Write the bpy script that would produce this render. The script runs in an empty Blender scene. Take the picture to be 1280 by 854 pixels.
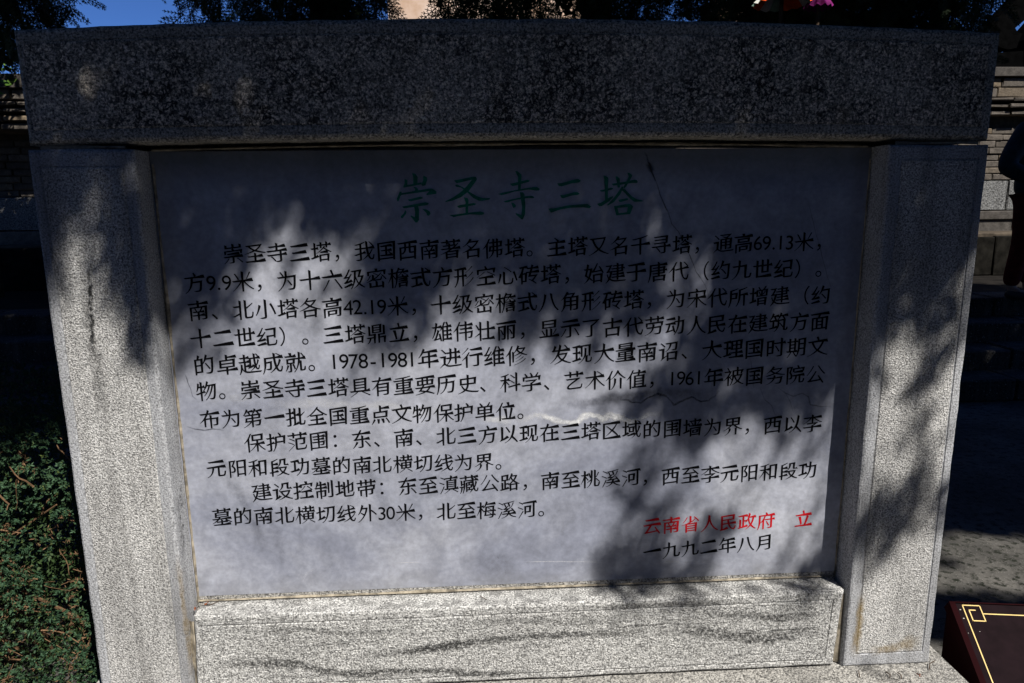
import bpy, bmesh, math, random
import numpy as np
from mathutils import Vector, Matrix, noise as mn

# ---------------------------------------------------------------- camera, world, sun, exposure
scene = bpy.context.scene
C = scene.collection
CAMLOC = Vector((-0.1267, -1.6174, 1.4751))
cd = bpy.data.cameras.new('camera'); cam = bpy.data.objects.new('camera', cd); C.objects.link(cam)
cd.sensor_width = 36.0; cd.lens = 24.583; cd.clip_start = 0.05; cd.clip_end = 3000
right = Vector((0.99832377, -0.05704169, -0.00979234)); up = Vector((0.02056007, 0.19137526, 0.98130158)); fwd = Vector((0.05410109, 0.97985803, -0.19222725))
cam.matrix_world = Matrix(((right.x, up.x, -fwd.x, CAMLOC.x), (right.y, up.y, -fwd.y, CAMLOC.y), (right.z, up.z, -fwd.z, CAMLOC.z), (0, 0, 0, 1)))
scene.camera = cam
SUN = Vector((0.66, -1.0, 1.44))            # towards the sun
world = bpy.data.worlds.new('World'); scene.world = world; world.use_nodes = True
wn = world.node_tree; bg = wn.nodes['Background']
sky = wn.nodes.new('ShaderNodeTexSky'); sky.sky_type = 'NISHITA'; sky.sun_disc = False
sky.sun_elevation = math.atan2(SUN.z, math.hypot(SUN.x, SUN.y)); sky.sun_rotation = math.atan2(SUN.x, SUN.y)
sky.altitude = 2500; sky.air_density = 1.0; sky.dust_density = 0.15; sky.ozone_density = 2.5
tint = wn.nodes.new('ShaderNodeMix'); tint.data_type = 'RGBA'; tint.blend_type = 'MULTIPLY'; tint.inputs[0].default_value = 1.0; tint.inputs[7].default_value = (.40, .64, 1.10, 1)
wn.links.new(sky.outputs[0], tint.inputs[6]); wn.links.new(tint.outputs[2], bg.inputs[0]); bg.inputs[1].default_value = 0.066
sd = bpy.data.lights.new('sun', 'SUN'); sd.energy = 5.0; sd.angle = math.radians(0.53); sd.color = (1.0, 0.965, 0.91)
so = bpy.data.objects.new('sun', sd); C.objects.link(so); so.rotation_euler = SUN.to_track_quat('Z', 'Y').to_euler(); so.location = SUN * 20
scene.view_settings.view_transform = 'Standard'; scene.view_settings.look = 'None'; scene.view_settings.exposure = 0.38; scene.view_settings.gamma = 1.0
try: scene.cycles.max_bounces = 6; scene.cycles.transparent_max_bounces = 12
except Exception: pass
random.seed(7); rng = np.random.default_rng(7)

# ---------------------------------------------------------------- helpers
def tag(o, label=None, cat=None, group=None, kind=None):
    if label: o['label'] = label
    if cat: o['category'] = cat
    if group: o['group'] = group
    if kind: o['kind'] = kind
    return o
def empty(name, loc=(0, 0, 0), rz=0.0, label=None, cat=None, group=None):
    o = bpy.data.objects.new(name, None); C.objects.link(o); o.location = loc; o.rotation_euler = (0, 0, rz); o.empty_display_size = 0.1
    return tag(o, label, cat, group)
def link(name, me, mat, parent=None, loc=None):
    if mat is not None and len(me.materials) == 0: me.materials.append(mat)
    o = bpy.data.objects.new(name, me); C.objects.link(o)
    if parent: o.parent = parent
    if loc is not None: o.location = loc
    return o
def mesh(name, v, f, smooth=False):
    me = bpy.data.meshes.new(name); me.from_pydata([tuple(p) for p in v], [], f); me.update()
    if smooth: me.polygons.foreach_set('use_smooth', [True] * len(me.polygons))
    return me
class MB:
    def __init__(s): s.v = []; s.f = []
    def add(s, v, f):
        b = len(s.v); s.v += [tuple(p) for p in v]; s.f += [tuple(i + b for i in q) for q in f]; return s
    def box(s, x0, x1, y0, y1, z0, z1, M=None, b=0.0, jit=0.0):
        if b > 0:
            bm = bmesh.new(); bmesh.ops.create_cube(bm, size=1)
            for v in bm.verts: v.co = Vector((x0 + (v.co.x + .5) * (x1 - x0), y0 + (v.co.y + .5) * (y1 - y0), z0 + (v.co.z + .5) * (z1 - z0)))
            bmesh.ops.bevel(bm, geom=bm.edges[:], offset=b, segments=1, affect='EDGES')
            vs = [v.co.copy() for v in bm.verts]; fs = [[v.index for v in f.verts] for f in bm.faces]; bm.free()
        else:
            vs = [Vector((x, y, z)) for x in (x0, x1) for y in (y0, y1) for z in (z0, z1)]
            fs = [(0, 1, 3, 2), (4, 6, 7, 5), (0, 4, 5, 1), (2, 3, 7, 6), (0, 2, 6, 4), (1, 5, 7, 3)]
        if jit: vs = [p + Vector((random.uniform(-jit, jit), random.uniform(-jit, jit), random.uniform(-jit, jit))) for p in vs]
        if M is not None: vs = [M @ p for p in vs]
        return s.add(vs, fs)
    def tube(s, pts, rad, n=8, cap=True):
        pts = [Vector(p) for p in pts]; b = len(s.v); N = len(pts)
        if not hasattr(rad, '__len__'): rad = [rad] * N
        for i, p in enumerate(pts):
            d = (pts[min(i + 1, N - 1)] - pts[max(i - 1, 0)]).normalized()
            a = d.cross(Vector((0, 0, 1)) if abs(d.z) < .9 else Vector((1, 0, 0))).normalized(); c = d.cross(a)
            for k in range(n):
                t = 2 * math.pi * k / n; s.v.append(tuple(p + (a * math.cos(t) + c * math.sin(t)) * rad[i]))
        for i in range(N - 1):
            for k in range(n): s.f.append((b + i * n + k, b + i * n + (k + 1) % n, b + (i + 1) * n + (k + 1) % n, b + (i + 1) * n + k))
        if cap: s.f.append(tuple(b + k for k in range(n))[::-1]); s.f.append(tuple(b + (N - 1) * n + k for k in range(n)))
        return s
    def build(s, name, mat, parent=None, smooth=False, loc=None):
        return link(name, mesh(name, s.v, s.f, smooth), mat, parent, loc)
def quads_mesh(name, verts):
    """verts: (n,4,3) array"""
    n = len(verts); me = bpy.data.meshes.new(name)
    me.vertices.add(n * 4); me.vertices.foreach_set('co', np.ascontiguousarray(verts, dtype=np.float32).ravel())
    me.loops.add(n * 4); me.loops.foreach_set('vertex_index', np.arange(n * 4, dtype=np.int32))
    me.polygons.add(n); me.polygons.foreach_set('loop_start', np.arange(0, n * 4, 4, dtype=np.int32)); me.polygons.foreach_set('loop_total', np.full(n, 4, dtype=np.int32))
    me.update(calc_edges=True); return me

# ---------------------------------------------------------------- materials
class NT:
    def __init__(s, name):
        s.m = bpy.data.materials.new(name); s.m.use_nodes = True; s.t = s.m.node_tree; s.p = s.t.nodes['Principled BSDF']
        s.co = s.t.nodes.new('ShaderNodeTexCoord')
    def n(s, typ, **kw):
        nd = s.t.nodes.new(typ)
        for k, v in kw.items():
            if k.startswith('i_'): nd.inputs[k[2:].replace('_', ' ')].default_value = v
            else: setattr(nd, k, v)
        return nd
    def l(s, a, b): s.t.links.new(a, b)
    def map(s, scale=(1, 1, 1), rot=(0, 0, 0)):
        m = s.n('ShaderNodeMapping'); m.inputs['Scale'].default_value = scale; m.inputs['Rotation'].default_value = rot; s.l(s.co.outputs['Object'], m.inputs[0]); return m.outputs[0]
    def noise(s, scale, detail=4, rough=.55, vec=None, dist=0.0):
        t = s.n('ShaderNodeTexNoise'); t.inputs['Scale'].default_value = scale; t.inputs['Detail'].default_value = detail; t.inputs['Roughness'].default_value = rough; t.inputs['Distortion'].default_value = dist
        s.l(vec if vec is not None else s.co.outputs['Object'], t.inputs['Vector']); return t.outputs['Fac']
    def vor(s, scale, feature='F1', vec=None, out='Distance'):
        t = s.n('ShaderNodeTexVoronoi', feature=feature); t.inputs['Scale'].default_value = scale
        s.l(vec if vec is not None else s.co.outputs['Object'], t.inputs['Vector']); return t.outputs[out]
    def ramp(s, fac, stops):
        r = s.n('ShaderNodeValToRGB'); e = r.color_ramp.elements
        while len(e) < len(stops): e.new(.5)
        for q, (p, c) in zip(e, stops):
            q.position = p; q.color = (c, c, c, 1) if not hasattr(c, '__len__') else (*c, 1)
        s.l(fac, r.inputs[0]); return r.outputs[0]
    def mix(s, fac, a, b, mode='MIX'):
        m = s.n('ShaderNodeMix', data_type='RGBA', blend_type=mode)
        for sock, v in ((m.inputs[0], fac), (m.inputs[6], a), (m.inputs[7], b)):
            if isinstance(v, (int, float)): sock.default_value = v
            elif isinstance(v, tuple): sock.default_value = (*v, 1)
            else: s.l(v, sock)
        return m.outputs[2]
    def math(s, op, a, b=0.0):
        m = s.n('ShaderNodeMath', operation=op)
        for sock, v in ((m.inputs[0], a), (m.inputs[1], b)):
            if isinstance(v, (int, float)): sock.default_value = v
            else: s.l(v, sock)
        return m.outputs[0]
    def bump(s, h, strength, dist, prev=None):
        b = s.n('ShaderNodeBump'); b.inputs['Strength'].default_value = strength; b.inputs['Distance'].default_value = dist
        s.l(h, b.inputs['Height'])
        if prev is not None: s.l(prev, b.inputs['Normal'])
        return b.outputs[0]
    def end(s, col, rough=.8, spec=.3, nrm=None):
        if isinstance(col, tuple): s.p.inputs['Base Color'].default_value = (*col, 1)
        else: s.l(col, s.p.inputs['Base Color'])
        s.p.inputs['Roughness'].default_value = rough; s.p.inputs['Specular IOR Level'].default_value = spec
        if nrm is not None: s.l(nrm, s.p.inputs['Normal'])
        return s.m

def m_granite(name, base=(.47, .46, .455), dark=.12, speck=170, cover=.5, crack=0.0, bands=False, bump=.9, stain=.25, con=1.0):
    t = NT(name)
    c_ = lambda v: 1 + (v - 1) * con
    f1 = t.noise(speck, 3, .7); f2 = t.noise(speck * 1.7, 2, .6); big = t.noise(3.5, 4, .6)
    g = t.ramp(f1, [(.38, c_(.15)), (.46, c_(.66)), (.54, c_(1.05)), (.62, c_(1.4))]); col = t.mix(1.0, base, g, 'MULTIPLY')
    sp = t.ramp(f2, [(.5 + .14 * (1 - cover), 0.0), (.62 + .1 * (1 - cover), 1.0)])
    col = t.mix(t.math('MULTIPLY', sp, .85 * con), col, (dark, dark, dark * 1.05))
    wh = t.ramp(t.vor(speck * .55), [(.08, 1.0), (.2, 0.0)]); col = t.mix(t.math('MULTIPLY', wh, .35), col, (.62, .61, .6))
    if crack > 0:                                   # dark lichen filling the pores in a crackled net
        wv = t.n('ShaderNodeVectorMath', operation='ADD'); nz = t.n('ShaderNodeTexNoise'); nz.inputs['Scale'].default_value = 55; t.l(t.co.outputs['Object'], nz.inputs['Vector'])
        sc = t.n('ShaderNodeVectorMath', operation='SCALE'); sc.inputs['Scale'].default_value = .03; t.l(nz.outputs['Color'], sc.inputs[0])
        t.l(t.co.outputs['Object'], wv.inputs[0]); t.l(sc.outputs[0], wv.inputs[1])
        e = t.ramp(t.vor(62, 'DISTANCE_TO_EDGE', wv.outputs[0]), [(.06, 1.0), (.2, 0.0)])
        n2 = t.ramp(t.noise(34, 6, .8), [(.42, 0.0), (.52, 1.0)]); n3 = t.ramp(t.noise(5, 4, .6), [(.35, .45), (.6, 1.0)])
        k = t.math('MAXIMUM', t.math('MULTIPLY', e, n2), t.math('MULTIPLY', t.ramp(t.noise(85, 4, .75), [(.5, 0.0), (.56, 1.0)]), .9))
        col = t.mix(t.math('MULTIPLY', t.math('MULTIPLY', k, n3), crack), col, (.02, .019, .017))
    if bands:                                       # foliated dark mica bands running along the block
        v3 = t.map((5, 5, 75)); col = t.mix(t.math('MULTIPLY', t.ramp(t.noise(6, 4, .7, v3), [(.46, 0.0), (.60, 1.0)]), .62), col, (.15, .147, .142))
    v4 = t.map((9, 9, .9)); st = t.ramp(t.noise(1.3, 5, .65, v4), [(.47, 0.0), (.64, 1.0)]); col = t.mix(t.math('MULTIPLY', st, stain), col, (.13, .125, .12))
    col = t.mix(1.0, col, t.ramp(big, [(.3, .80), (.7, 1.1)]), 'MULTIPLY')
    cl = t.ramp(t.noise(38, 3, .6), [(.60, 0.0), (.68, 1.0)]); col = t.mix(t.math('MULTIPLY', cl, .35), col, base)
    hb = t.math('ADD', f1, t.math('MULTIPLY', f2, .6))
    return t.end(col, .85, .25, t.bump(hb, bump, .009))
def m_marble():
    t = NT('grey_marble')
    a = t.noise(1.6, 6, .6, t.map((1, 1, 1.4), (0, .5, 0)), 1.2); b = t.noise(14, 5, .6, None, .6); c = t.noise(70, 3, .6)
    col = t.mix(t.ramp(a, [(.35, 0.0), (.65, 1.0)]), (.26, .274, .335), (.43, .44, .49))
    col = t.mix(1.0, col, t.ramp(b, [(.3, .80), (.7, 1.16)]), 'MULTIPLY'); col = t.mix(1.0, col, t.ramp(c, [(.3, .86), (.7, 1.12)]), 'MULTIPLY')
    v = t.vor(3.2, 'DISTANCE_TO_EDGE', t.map((1.4, 1, .8), (0, .7, 0)))
    nn = t.ramp(t.noise(3, 4), [(.45, 0.0), (.62, 1.0)]); col = t.mix(t.math('MULTIPLY', t.math('MULTIPLY', t.ramp(v, [(.0, 1.0), (.035, 0.0)]), nn), .22), col, (.13, .14, .18))
    z = t.n('ShaderNodeSeparateXYZ'); t.l(t.co.outputs['Object'], z.inputs[0])
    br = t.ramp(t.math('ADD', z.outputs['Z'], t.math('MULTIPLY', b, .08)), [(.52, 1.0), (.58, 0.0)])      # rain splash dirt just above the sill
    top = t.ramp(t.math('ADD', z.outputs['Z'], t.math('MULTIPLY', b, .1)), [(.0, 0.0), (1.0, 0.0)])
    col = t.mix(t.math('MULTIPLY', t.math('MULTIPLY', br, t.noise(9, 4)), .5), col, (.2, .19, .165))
    tp = t.ramp(t.math('ADD', t.math('MULTIPLY', z.outputs['Z'], .5), t.math('MULTIPLY', b, .02)), [(.765, 0.0), (.80, 1.0)]); col = t.mix(t.math('MULTIPLY', tp, .6), col, (.10, .095, .065))   # olive-brown, darker towards the top edge
    return t.end(col, .42, .35, t.bump(c, .12, .002))
def m_simple(name, col, rough=.8, spec=.2, var=.25, scale=20, bump=.2, bd=.003, col2=None, metal=0.0):
    t = NT(name); n = t.noise(scale, 4, .6)
    c = t.mix(t.ramp(n, [(.35, 0.0), (.65, 1.0)]), tuple(x * (1 - var) for x in col), col2 if col2 else tuple(min(1, x * (1 + var)) for x in col))
    t.p.inputs['Metallic'].default_value = metal
    return t.end(c, rough, spec, t.bump(n, bump, bd))
def m_vein(name, col, nz=(60, [(.32, .25), (.6, 1.0)])):
    t = NT(name); at = t.n('ShaderNodeAttribute'); at.attribute_name = 'fade'
    n = t.ramp(t.noise(nz[0], 6, .8), nz[1])
    a = t.math('MULTIPLY', at.outputs['Fac'], n); t.l(a, t.p.inputs['Alpha']); return t.end(col, .45, .3)
def m_leaf(name, c1, c2, c3=None, scale=9, trans=.0):
    t = NT(name); n = t.noise(scale, 3, .6); f = t.noise(scale * 12, 2, .5)
    c = t.mix(t.ramp(n, [(.35, 0.0), (.65, 1.0)]), c1, c2)
    if c3: c = t.mix(t.ramp(f, [(.6, 0.0), (.66, 1.0)]), c, c3)
    return t.end(c, .65, .25)
M = {}
M['lintel'] = m_granite('lichened_granite', (.90, .80, .66), .13, 165, .4, 1.0, stain=.1, bump=.7)
M['post'] = m_granite('bush_hammered_granite', (.76, .745, .72), .09, 245, .42, stain=.42, con=.88)
M['sill'] = m_granite('foliated_granite', (.82, .81, .78), .09, 225, .45, bands=True, stain=.0)
M['plinth'] = m_granite('plinth_granite', (.52, .50, .46), .1, 190, .5, stain=.2)
M['margin'] = m_granite('tooled_granite_margin', (.47, .475, .49), .2, 240, .2, stain=.45, bump=.45, con=.72)
M['lintel_margin'] = m_granite('tooled_lichened_margin', (.56, .52, .45), .1, 190, .5, .45, stain=.1, bump=.4)
M['marble'] = m_marble()
M['mortar'] = m_simple('weathered_mortar', (.27, .235, .18), .9, .1, .5, 45, .6, .004)
M['ink'] = m_simple('black_paint', (.004, .004, .005), .8, .04, .3, 90, .1)
M['green_ink'] = m_simple('dark_green_paint', (.006, .16, .10), .7, .1, .3, 60, .1)
M['red_ink'] = m_simple('red_paint', (.46, .008, .014), .7, .1, .2, 60, .1)
M['mica'] = m_vein('dark_mica_band', (.045, .045, .044), (120, [(.42, .0), (.60, 1.0)])); M['vein_dark'] = m_vein('dark_marble_vein', (.045, .047, .06)); M['vein_white'] = m_vein('white_marble_vein', (.82, .82, .82)); M['lichen'] = m_vein('ochre_lichen_stain', (.30, .20, .06)); M['stain'] = m_vein('black_water_stain', (.03, .03, .03), (90, [(.42, .0), (.56, 1.0)]))

# ---------------------------------------------------------------- data measured in metres on the stone (x, height)

LINES=[('崇圣寺三塔，我国西南著名佛塔。主塔又名千寻塔，通高69.13米，', [-0.6885, 1.3674],[0.6877, 1.3783], 30), ('方9.9米，为十六级密檐式方形空心砖塔，始建于唐代（约九世纪）。', [-0.7831, 1.3002],[0.6402, 1.3122], 29), ('南、北小塔各高42.19米，十级密檐式八角形砖塔，为宋代所增建（约', [-0.7813, 1.2336],[0.7403, 1.2455], 32), ('十二世纪）。三塔鼎立，雄伟壮丽，显示了古代劳动人民在建筑方面', [-0.7826, 1.1661],[0.7418, 1.1788], 29), ('的卓越成就。1978-1981年进行维修，发现大量南诏、大理国时期文', [-0.7811, 1.1006],[0.7422, 1.1139], 33), ('物。崇圣寺三塔具有重要历史、科学、艺术价值，1961年被国务院公', [-0.7808, 1.036],[0.7418, 1.0419], 31), ('布为第一批全国重点文物保护单位。', [-0.7791, 0.9648],[-0.0513, 0.965], 14), ('保护范围：东、南、北三方以现在三塔区域的围墙为界，西以李', [-0.6756, 0.9007],[0.7436, 0.9106], 27), ('元阳和段功墓的南北横切线为界。', [-0.7744, 0.8358],[-0.1075, 0.8327], 13), ('建设控制地带：东至滇藏公路，南至桃溪河，西至李元阳和段功', [-0.6692, 0.7696],[0.7409, 0.7827], 27), ('墓的南北横切线外30米，北至梅溪河。', [-0.773, 0.7066],[0.0009, 0.7003], 16), ('云南省人民政府\u3000立', [0.3315, 0.6409],[0.7384, 0.6461], 8), ('一九九二年八月', [0.3336, 0.5692],[0.6363, 0.5827], 6)]
TITLE=[[[-0.2632,1.5498],[-0.2553,1.5473],[-0.2507,1.5408],[-0.252,1.5241],[-0.2615,1.5233],[-0.2609,1.539]],[[-0.2812,1.5364],[-0.2747,1.5336],[-0.2752,1.5224],[-0.2418,1.5281],[-0.242,1.524],[-0.283,1.5164],[-0.2852,1.5173],[-0.2816,1.5262]],[[-0.2375,1.5435],[-0.2291,1.5397],[-0.2288,1.5332],[-0.2331,1.5212],[-0.2402,1.5199],[-0.2426,1.5231],[-0.2379,1.5333]],[[-0.2617,1.5182],[-0.2545,1.5171],[-0.2505,1.5126],[-0.2515,1.507],[-0.2587,1.5059],[-0.2575,1.5126]],[[-0.301,1.491],[-0.2937,1.5073],[-0.2899,1.5073],[-0.2891,1.5039],[-0.2262,1.5137],[-0.2176,1.5136],[-0.2077,1.507],[-0.2085,1.5017],[-0.2305,1.4987],[-0.2323,1.5006],[-0.2245,1.508],[-0.2893,1.4998],[-0.2922,1.4974],[-0.2975,1.4849],[-0.3003,1.4857]],[[-0.2755,1.4892],[-0.2678,1.4903],[-0.2458,1.4957],[-0.2402,1.4932],[-0.2412,1.4908],[-0.268,1.485],[-0.2728,1.4855]],[[-0.2894,1.473],[-0.2818,1.4743],[-0.2348,1.4825],[-0.2272,1.4809],[-0.2274,1.4775],[-0.2331,1.4753],[-0.282,1.4692],[-0.2858,1.4692]],[[-0.2618,1.4746],[-0.2522,1.4751],[-0.2503,1.4642],[-0.2511,1.4415],[-0.2555,1.4355],[-0.2594,1.4355],[-0.2707,1.4508],[-0.2693,1.4521],[-0.2605,1.4477],[-0.2594,1.4605]],[[-0.2821,1.4649],[-0.2798,1.4607],[-0.2811,1.456],[-0.2895,1.4457],[-0.2933,1.4467],[-0.2932,1.4505],[-0.2862,1.457]],[[-0.2426,1.4673],[-0.2316,1.4655],[-0.2241,1.4601],[-0.2233,1.4554],[-0.2282,1.4507],[-0.2316,1.4523],[-0.2328,1.4574]],[[-0.1657,1.5318],[-0.161,1.5327],[-0.1208,1.5402],[-0.115,1.5401],[-0.1123,1.5351],[-0.1143,1.5305],[-0.1329,1.5063],[-0.1505,1.4933],[-0.1717,1.4851],[-0.1881,1.4824],[-0.187,1.4846],[-0.1696,1.4926],[-0.1502,1.5055],[-0.1365,1.5185],[-0.1238,1.5333],[-0.1535,1.5267],[-0.1602,1.5256]],[[-0.1641,1.5212],[-0.1593,1.5228],[-0.1442,1.5154],[-0.132,1.5063],[-0.1121,1.4949],[-0.0987,1.4906],[-0.0814,1.4904],[-0.0834,1.4874],[-0.1008,1.4844],[-0.1085,1.4845],[-0.1218,1.4912],[-0.1349,1.5035],[-0.1499,1.5154],[-0.1613,1.5174]],[[-0.1438,1.4929],[-0.1352,1.4913],[-0.133,1.4856],[-0.1351,1.4526],[-0.1409,1.4523],[-0.1402,1.4819]],[[-0.1605,1.4727],[-0.1528,1.4755],[-0.121,1.4795],[-0.1153,1.4779],[-0.1173,1.4751],[-0.153,1.4685],[-0.1568,1.4685]],[[-0.1793,1.4521],[-0.1687,1.4529],[-0.1302,1.4576],[-0.1051,1.4598],[-0.0965,1.4569],[-0.0975,1.4531],[-0.1033,1.4517],[-0.1303,1.4531],[-0.1611,1.4491],[-0.1689,1.4467]],[[-0.0218,1.5521],[-0.017,1.552],[-0.0075,1.5445],[-0.0071,1.5408],[-0.0097,1.507],[-0.0155,1.5071],[-0.0152,1.539]],[[-0.035,1.5232],[-0.0269,1.5245],[0.0069,1.5322],[0.012,1.5309],[0.0107,1.5275],[-0.0231,1.5188],[-0.0289,1.5181]],[[-0.0637,1.5],[-0.0521,1.5027],[-0.0097,1.5108],[0.0212,1.5152],[0.029,1.5152],[0.0363,1.5108],[0.0338,1.507],[0.0251,1.5071],[0.0096,1.5097],[-0.0232,1.5053],[-0.0464,1.4989],[-0.0551,1.4971]],[[-0.05,1.4829],[-0.0388,1.4856],[0.0057,1.4947],[0.0173,1.4951],[0.0231,1.492],[0.0211,1.4894],[0.0095,1.4899],[-0.0234,1.4855],[-0.0389,1.4809],[-0.0456,1.48]],[[-0.0113,1.5037],[-0.0039,1.5032],[-0.0005,1.4985],[0.0017,1.4729],[0.0006,1.452],[-0.0044,1.4403],[-0.0073,1.4397],[-0.0221,1.4527],[-0.0213,1.4551],[-0.0082,1.4502],[-0.0061,1.4692]],[[-0.0321,1.4799],[-0.0254,1.4779],[-0.0206,1.4722],[-0.0226,1.4684],[-0.027,1.4672],[-0.0293,1.4713]],[[0.0776,1.5232],[0.0868,1.5237],[0.1227,1.5327],[0.1285,1.5326],[0.1343,1.5288],[0.1295,1.5251],[0.1121,1.523],[0.0878,1.516],[0.0811,1.5172]],[[0.0844,1.4958],[0.0937,1.4963],[0.118,1.5025],[0.1258,1.5025],[0.1317,1.4986],[0.1268,1.496],[0.1122,1.4946],[0.0928,1.4886],[0.0879,1.4892]],[[0.0559,1.4648],[0.0695,1.4652],[0.1046,1.4719],[0.1397,1.4744],[0.1515,1.4743],[0.1594,1.4685],[0.1555,1.4647],[0.1398,1.4668],[0.1105,1.4662],[0.0851,1.4626],[0.0627,1.4548]],[[0.1873,1.5402],[0.1925,1.5396],[0.1994,1.5354],[0.1988,1.5147],[0.1993,1.4862],[0.1925,1.4825],[0.1916,1.5129],[0.1897,1.5336]],[[0.1794,1.5064],[0.1862,1.5072],[0.2076,1.5124],[0.2116,1.5108],[0.2097,1.508],[0.1882,1.5031],[0.1824,1.5031]],[[0.1734,1.4747],[0.1827,1.4773],[0.2022,1.4891],[0.2109,1.4928],[0.2115,1.4899],[0.2023,1.4805],[0.1848,1.4692],[0.1789,1.4689]],[[0.2075,1.5212],[0.2172,1.5225],[0.2445,1.5266],[0.262,1.5302],[0.2679,1.5293],[0.271,1.5245],[0.2681,1.5226],[0.2563,1.5227],[0.2173,1.5174],[0.2115,1.5169]],[[0.2165,1.5381],[0.2208,1.5381],[0.2268,1.5333],[0.2276,1.5126],[0.2223,1.5122],[0.219,1.5296]],[[0.245,1.546],[0.2489,1.5464],[0.2569,1.541],[0.256,1.5378],[0.2428,1.5143],[0.238,1.5106],[0.236,1.5134],[0.2464,1.5313],[0.2485,1.5388]],[[0.233,1.5154],[0.236,1.5121],[0.2294,1.4974],[0.2141,1.4785],[0.2005,1.471],[0.1962,1.471],[0.212,1.4861],[0.2244,1.5031]],[[0.2331,1.5116],[0.241,1.5068],[0.2571,1.4914],[0.269,1.4846],[0.2839,1.4813],[0.283,1.4794],[0.2633,1.4784],[0.2533,1.4857],[0.2382,1.5011],[0.2312,1.5069]],[[0.2242,1.4837],[0.2317,1.485],[0.2454,1.4873],[0.2483,1.4858],[0.2474,1.4829],[0.2318,1.4787],[0.2269,1.4787]],[[0.2139,1.4693],[0.2212,1.4698],[0.2275,1.4477],[0.2202,1.4468]],[[0.2202,1.4695],[0.2398,1.4729],[0.2516,1.4739],[0.2606,1.4685],[0.2596,1.4656],[0.2541,1.4503],[0.2511,1.4494],[0.2457,1.4523],[0.2478,1.4667],[0.2222,1.4646]],[[0.2225,1.4516],[0.2481,1.4548],[0.2511,1.4498],[0.2255,1.4477]]]
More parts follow.
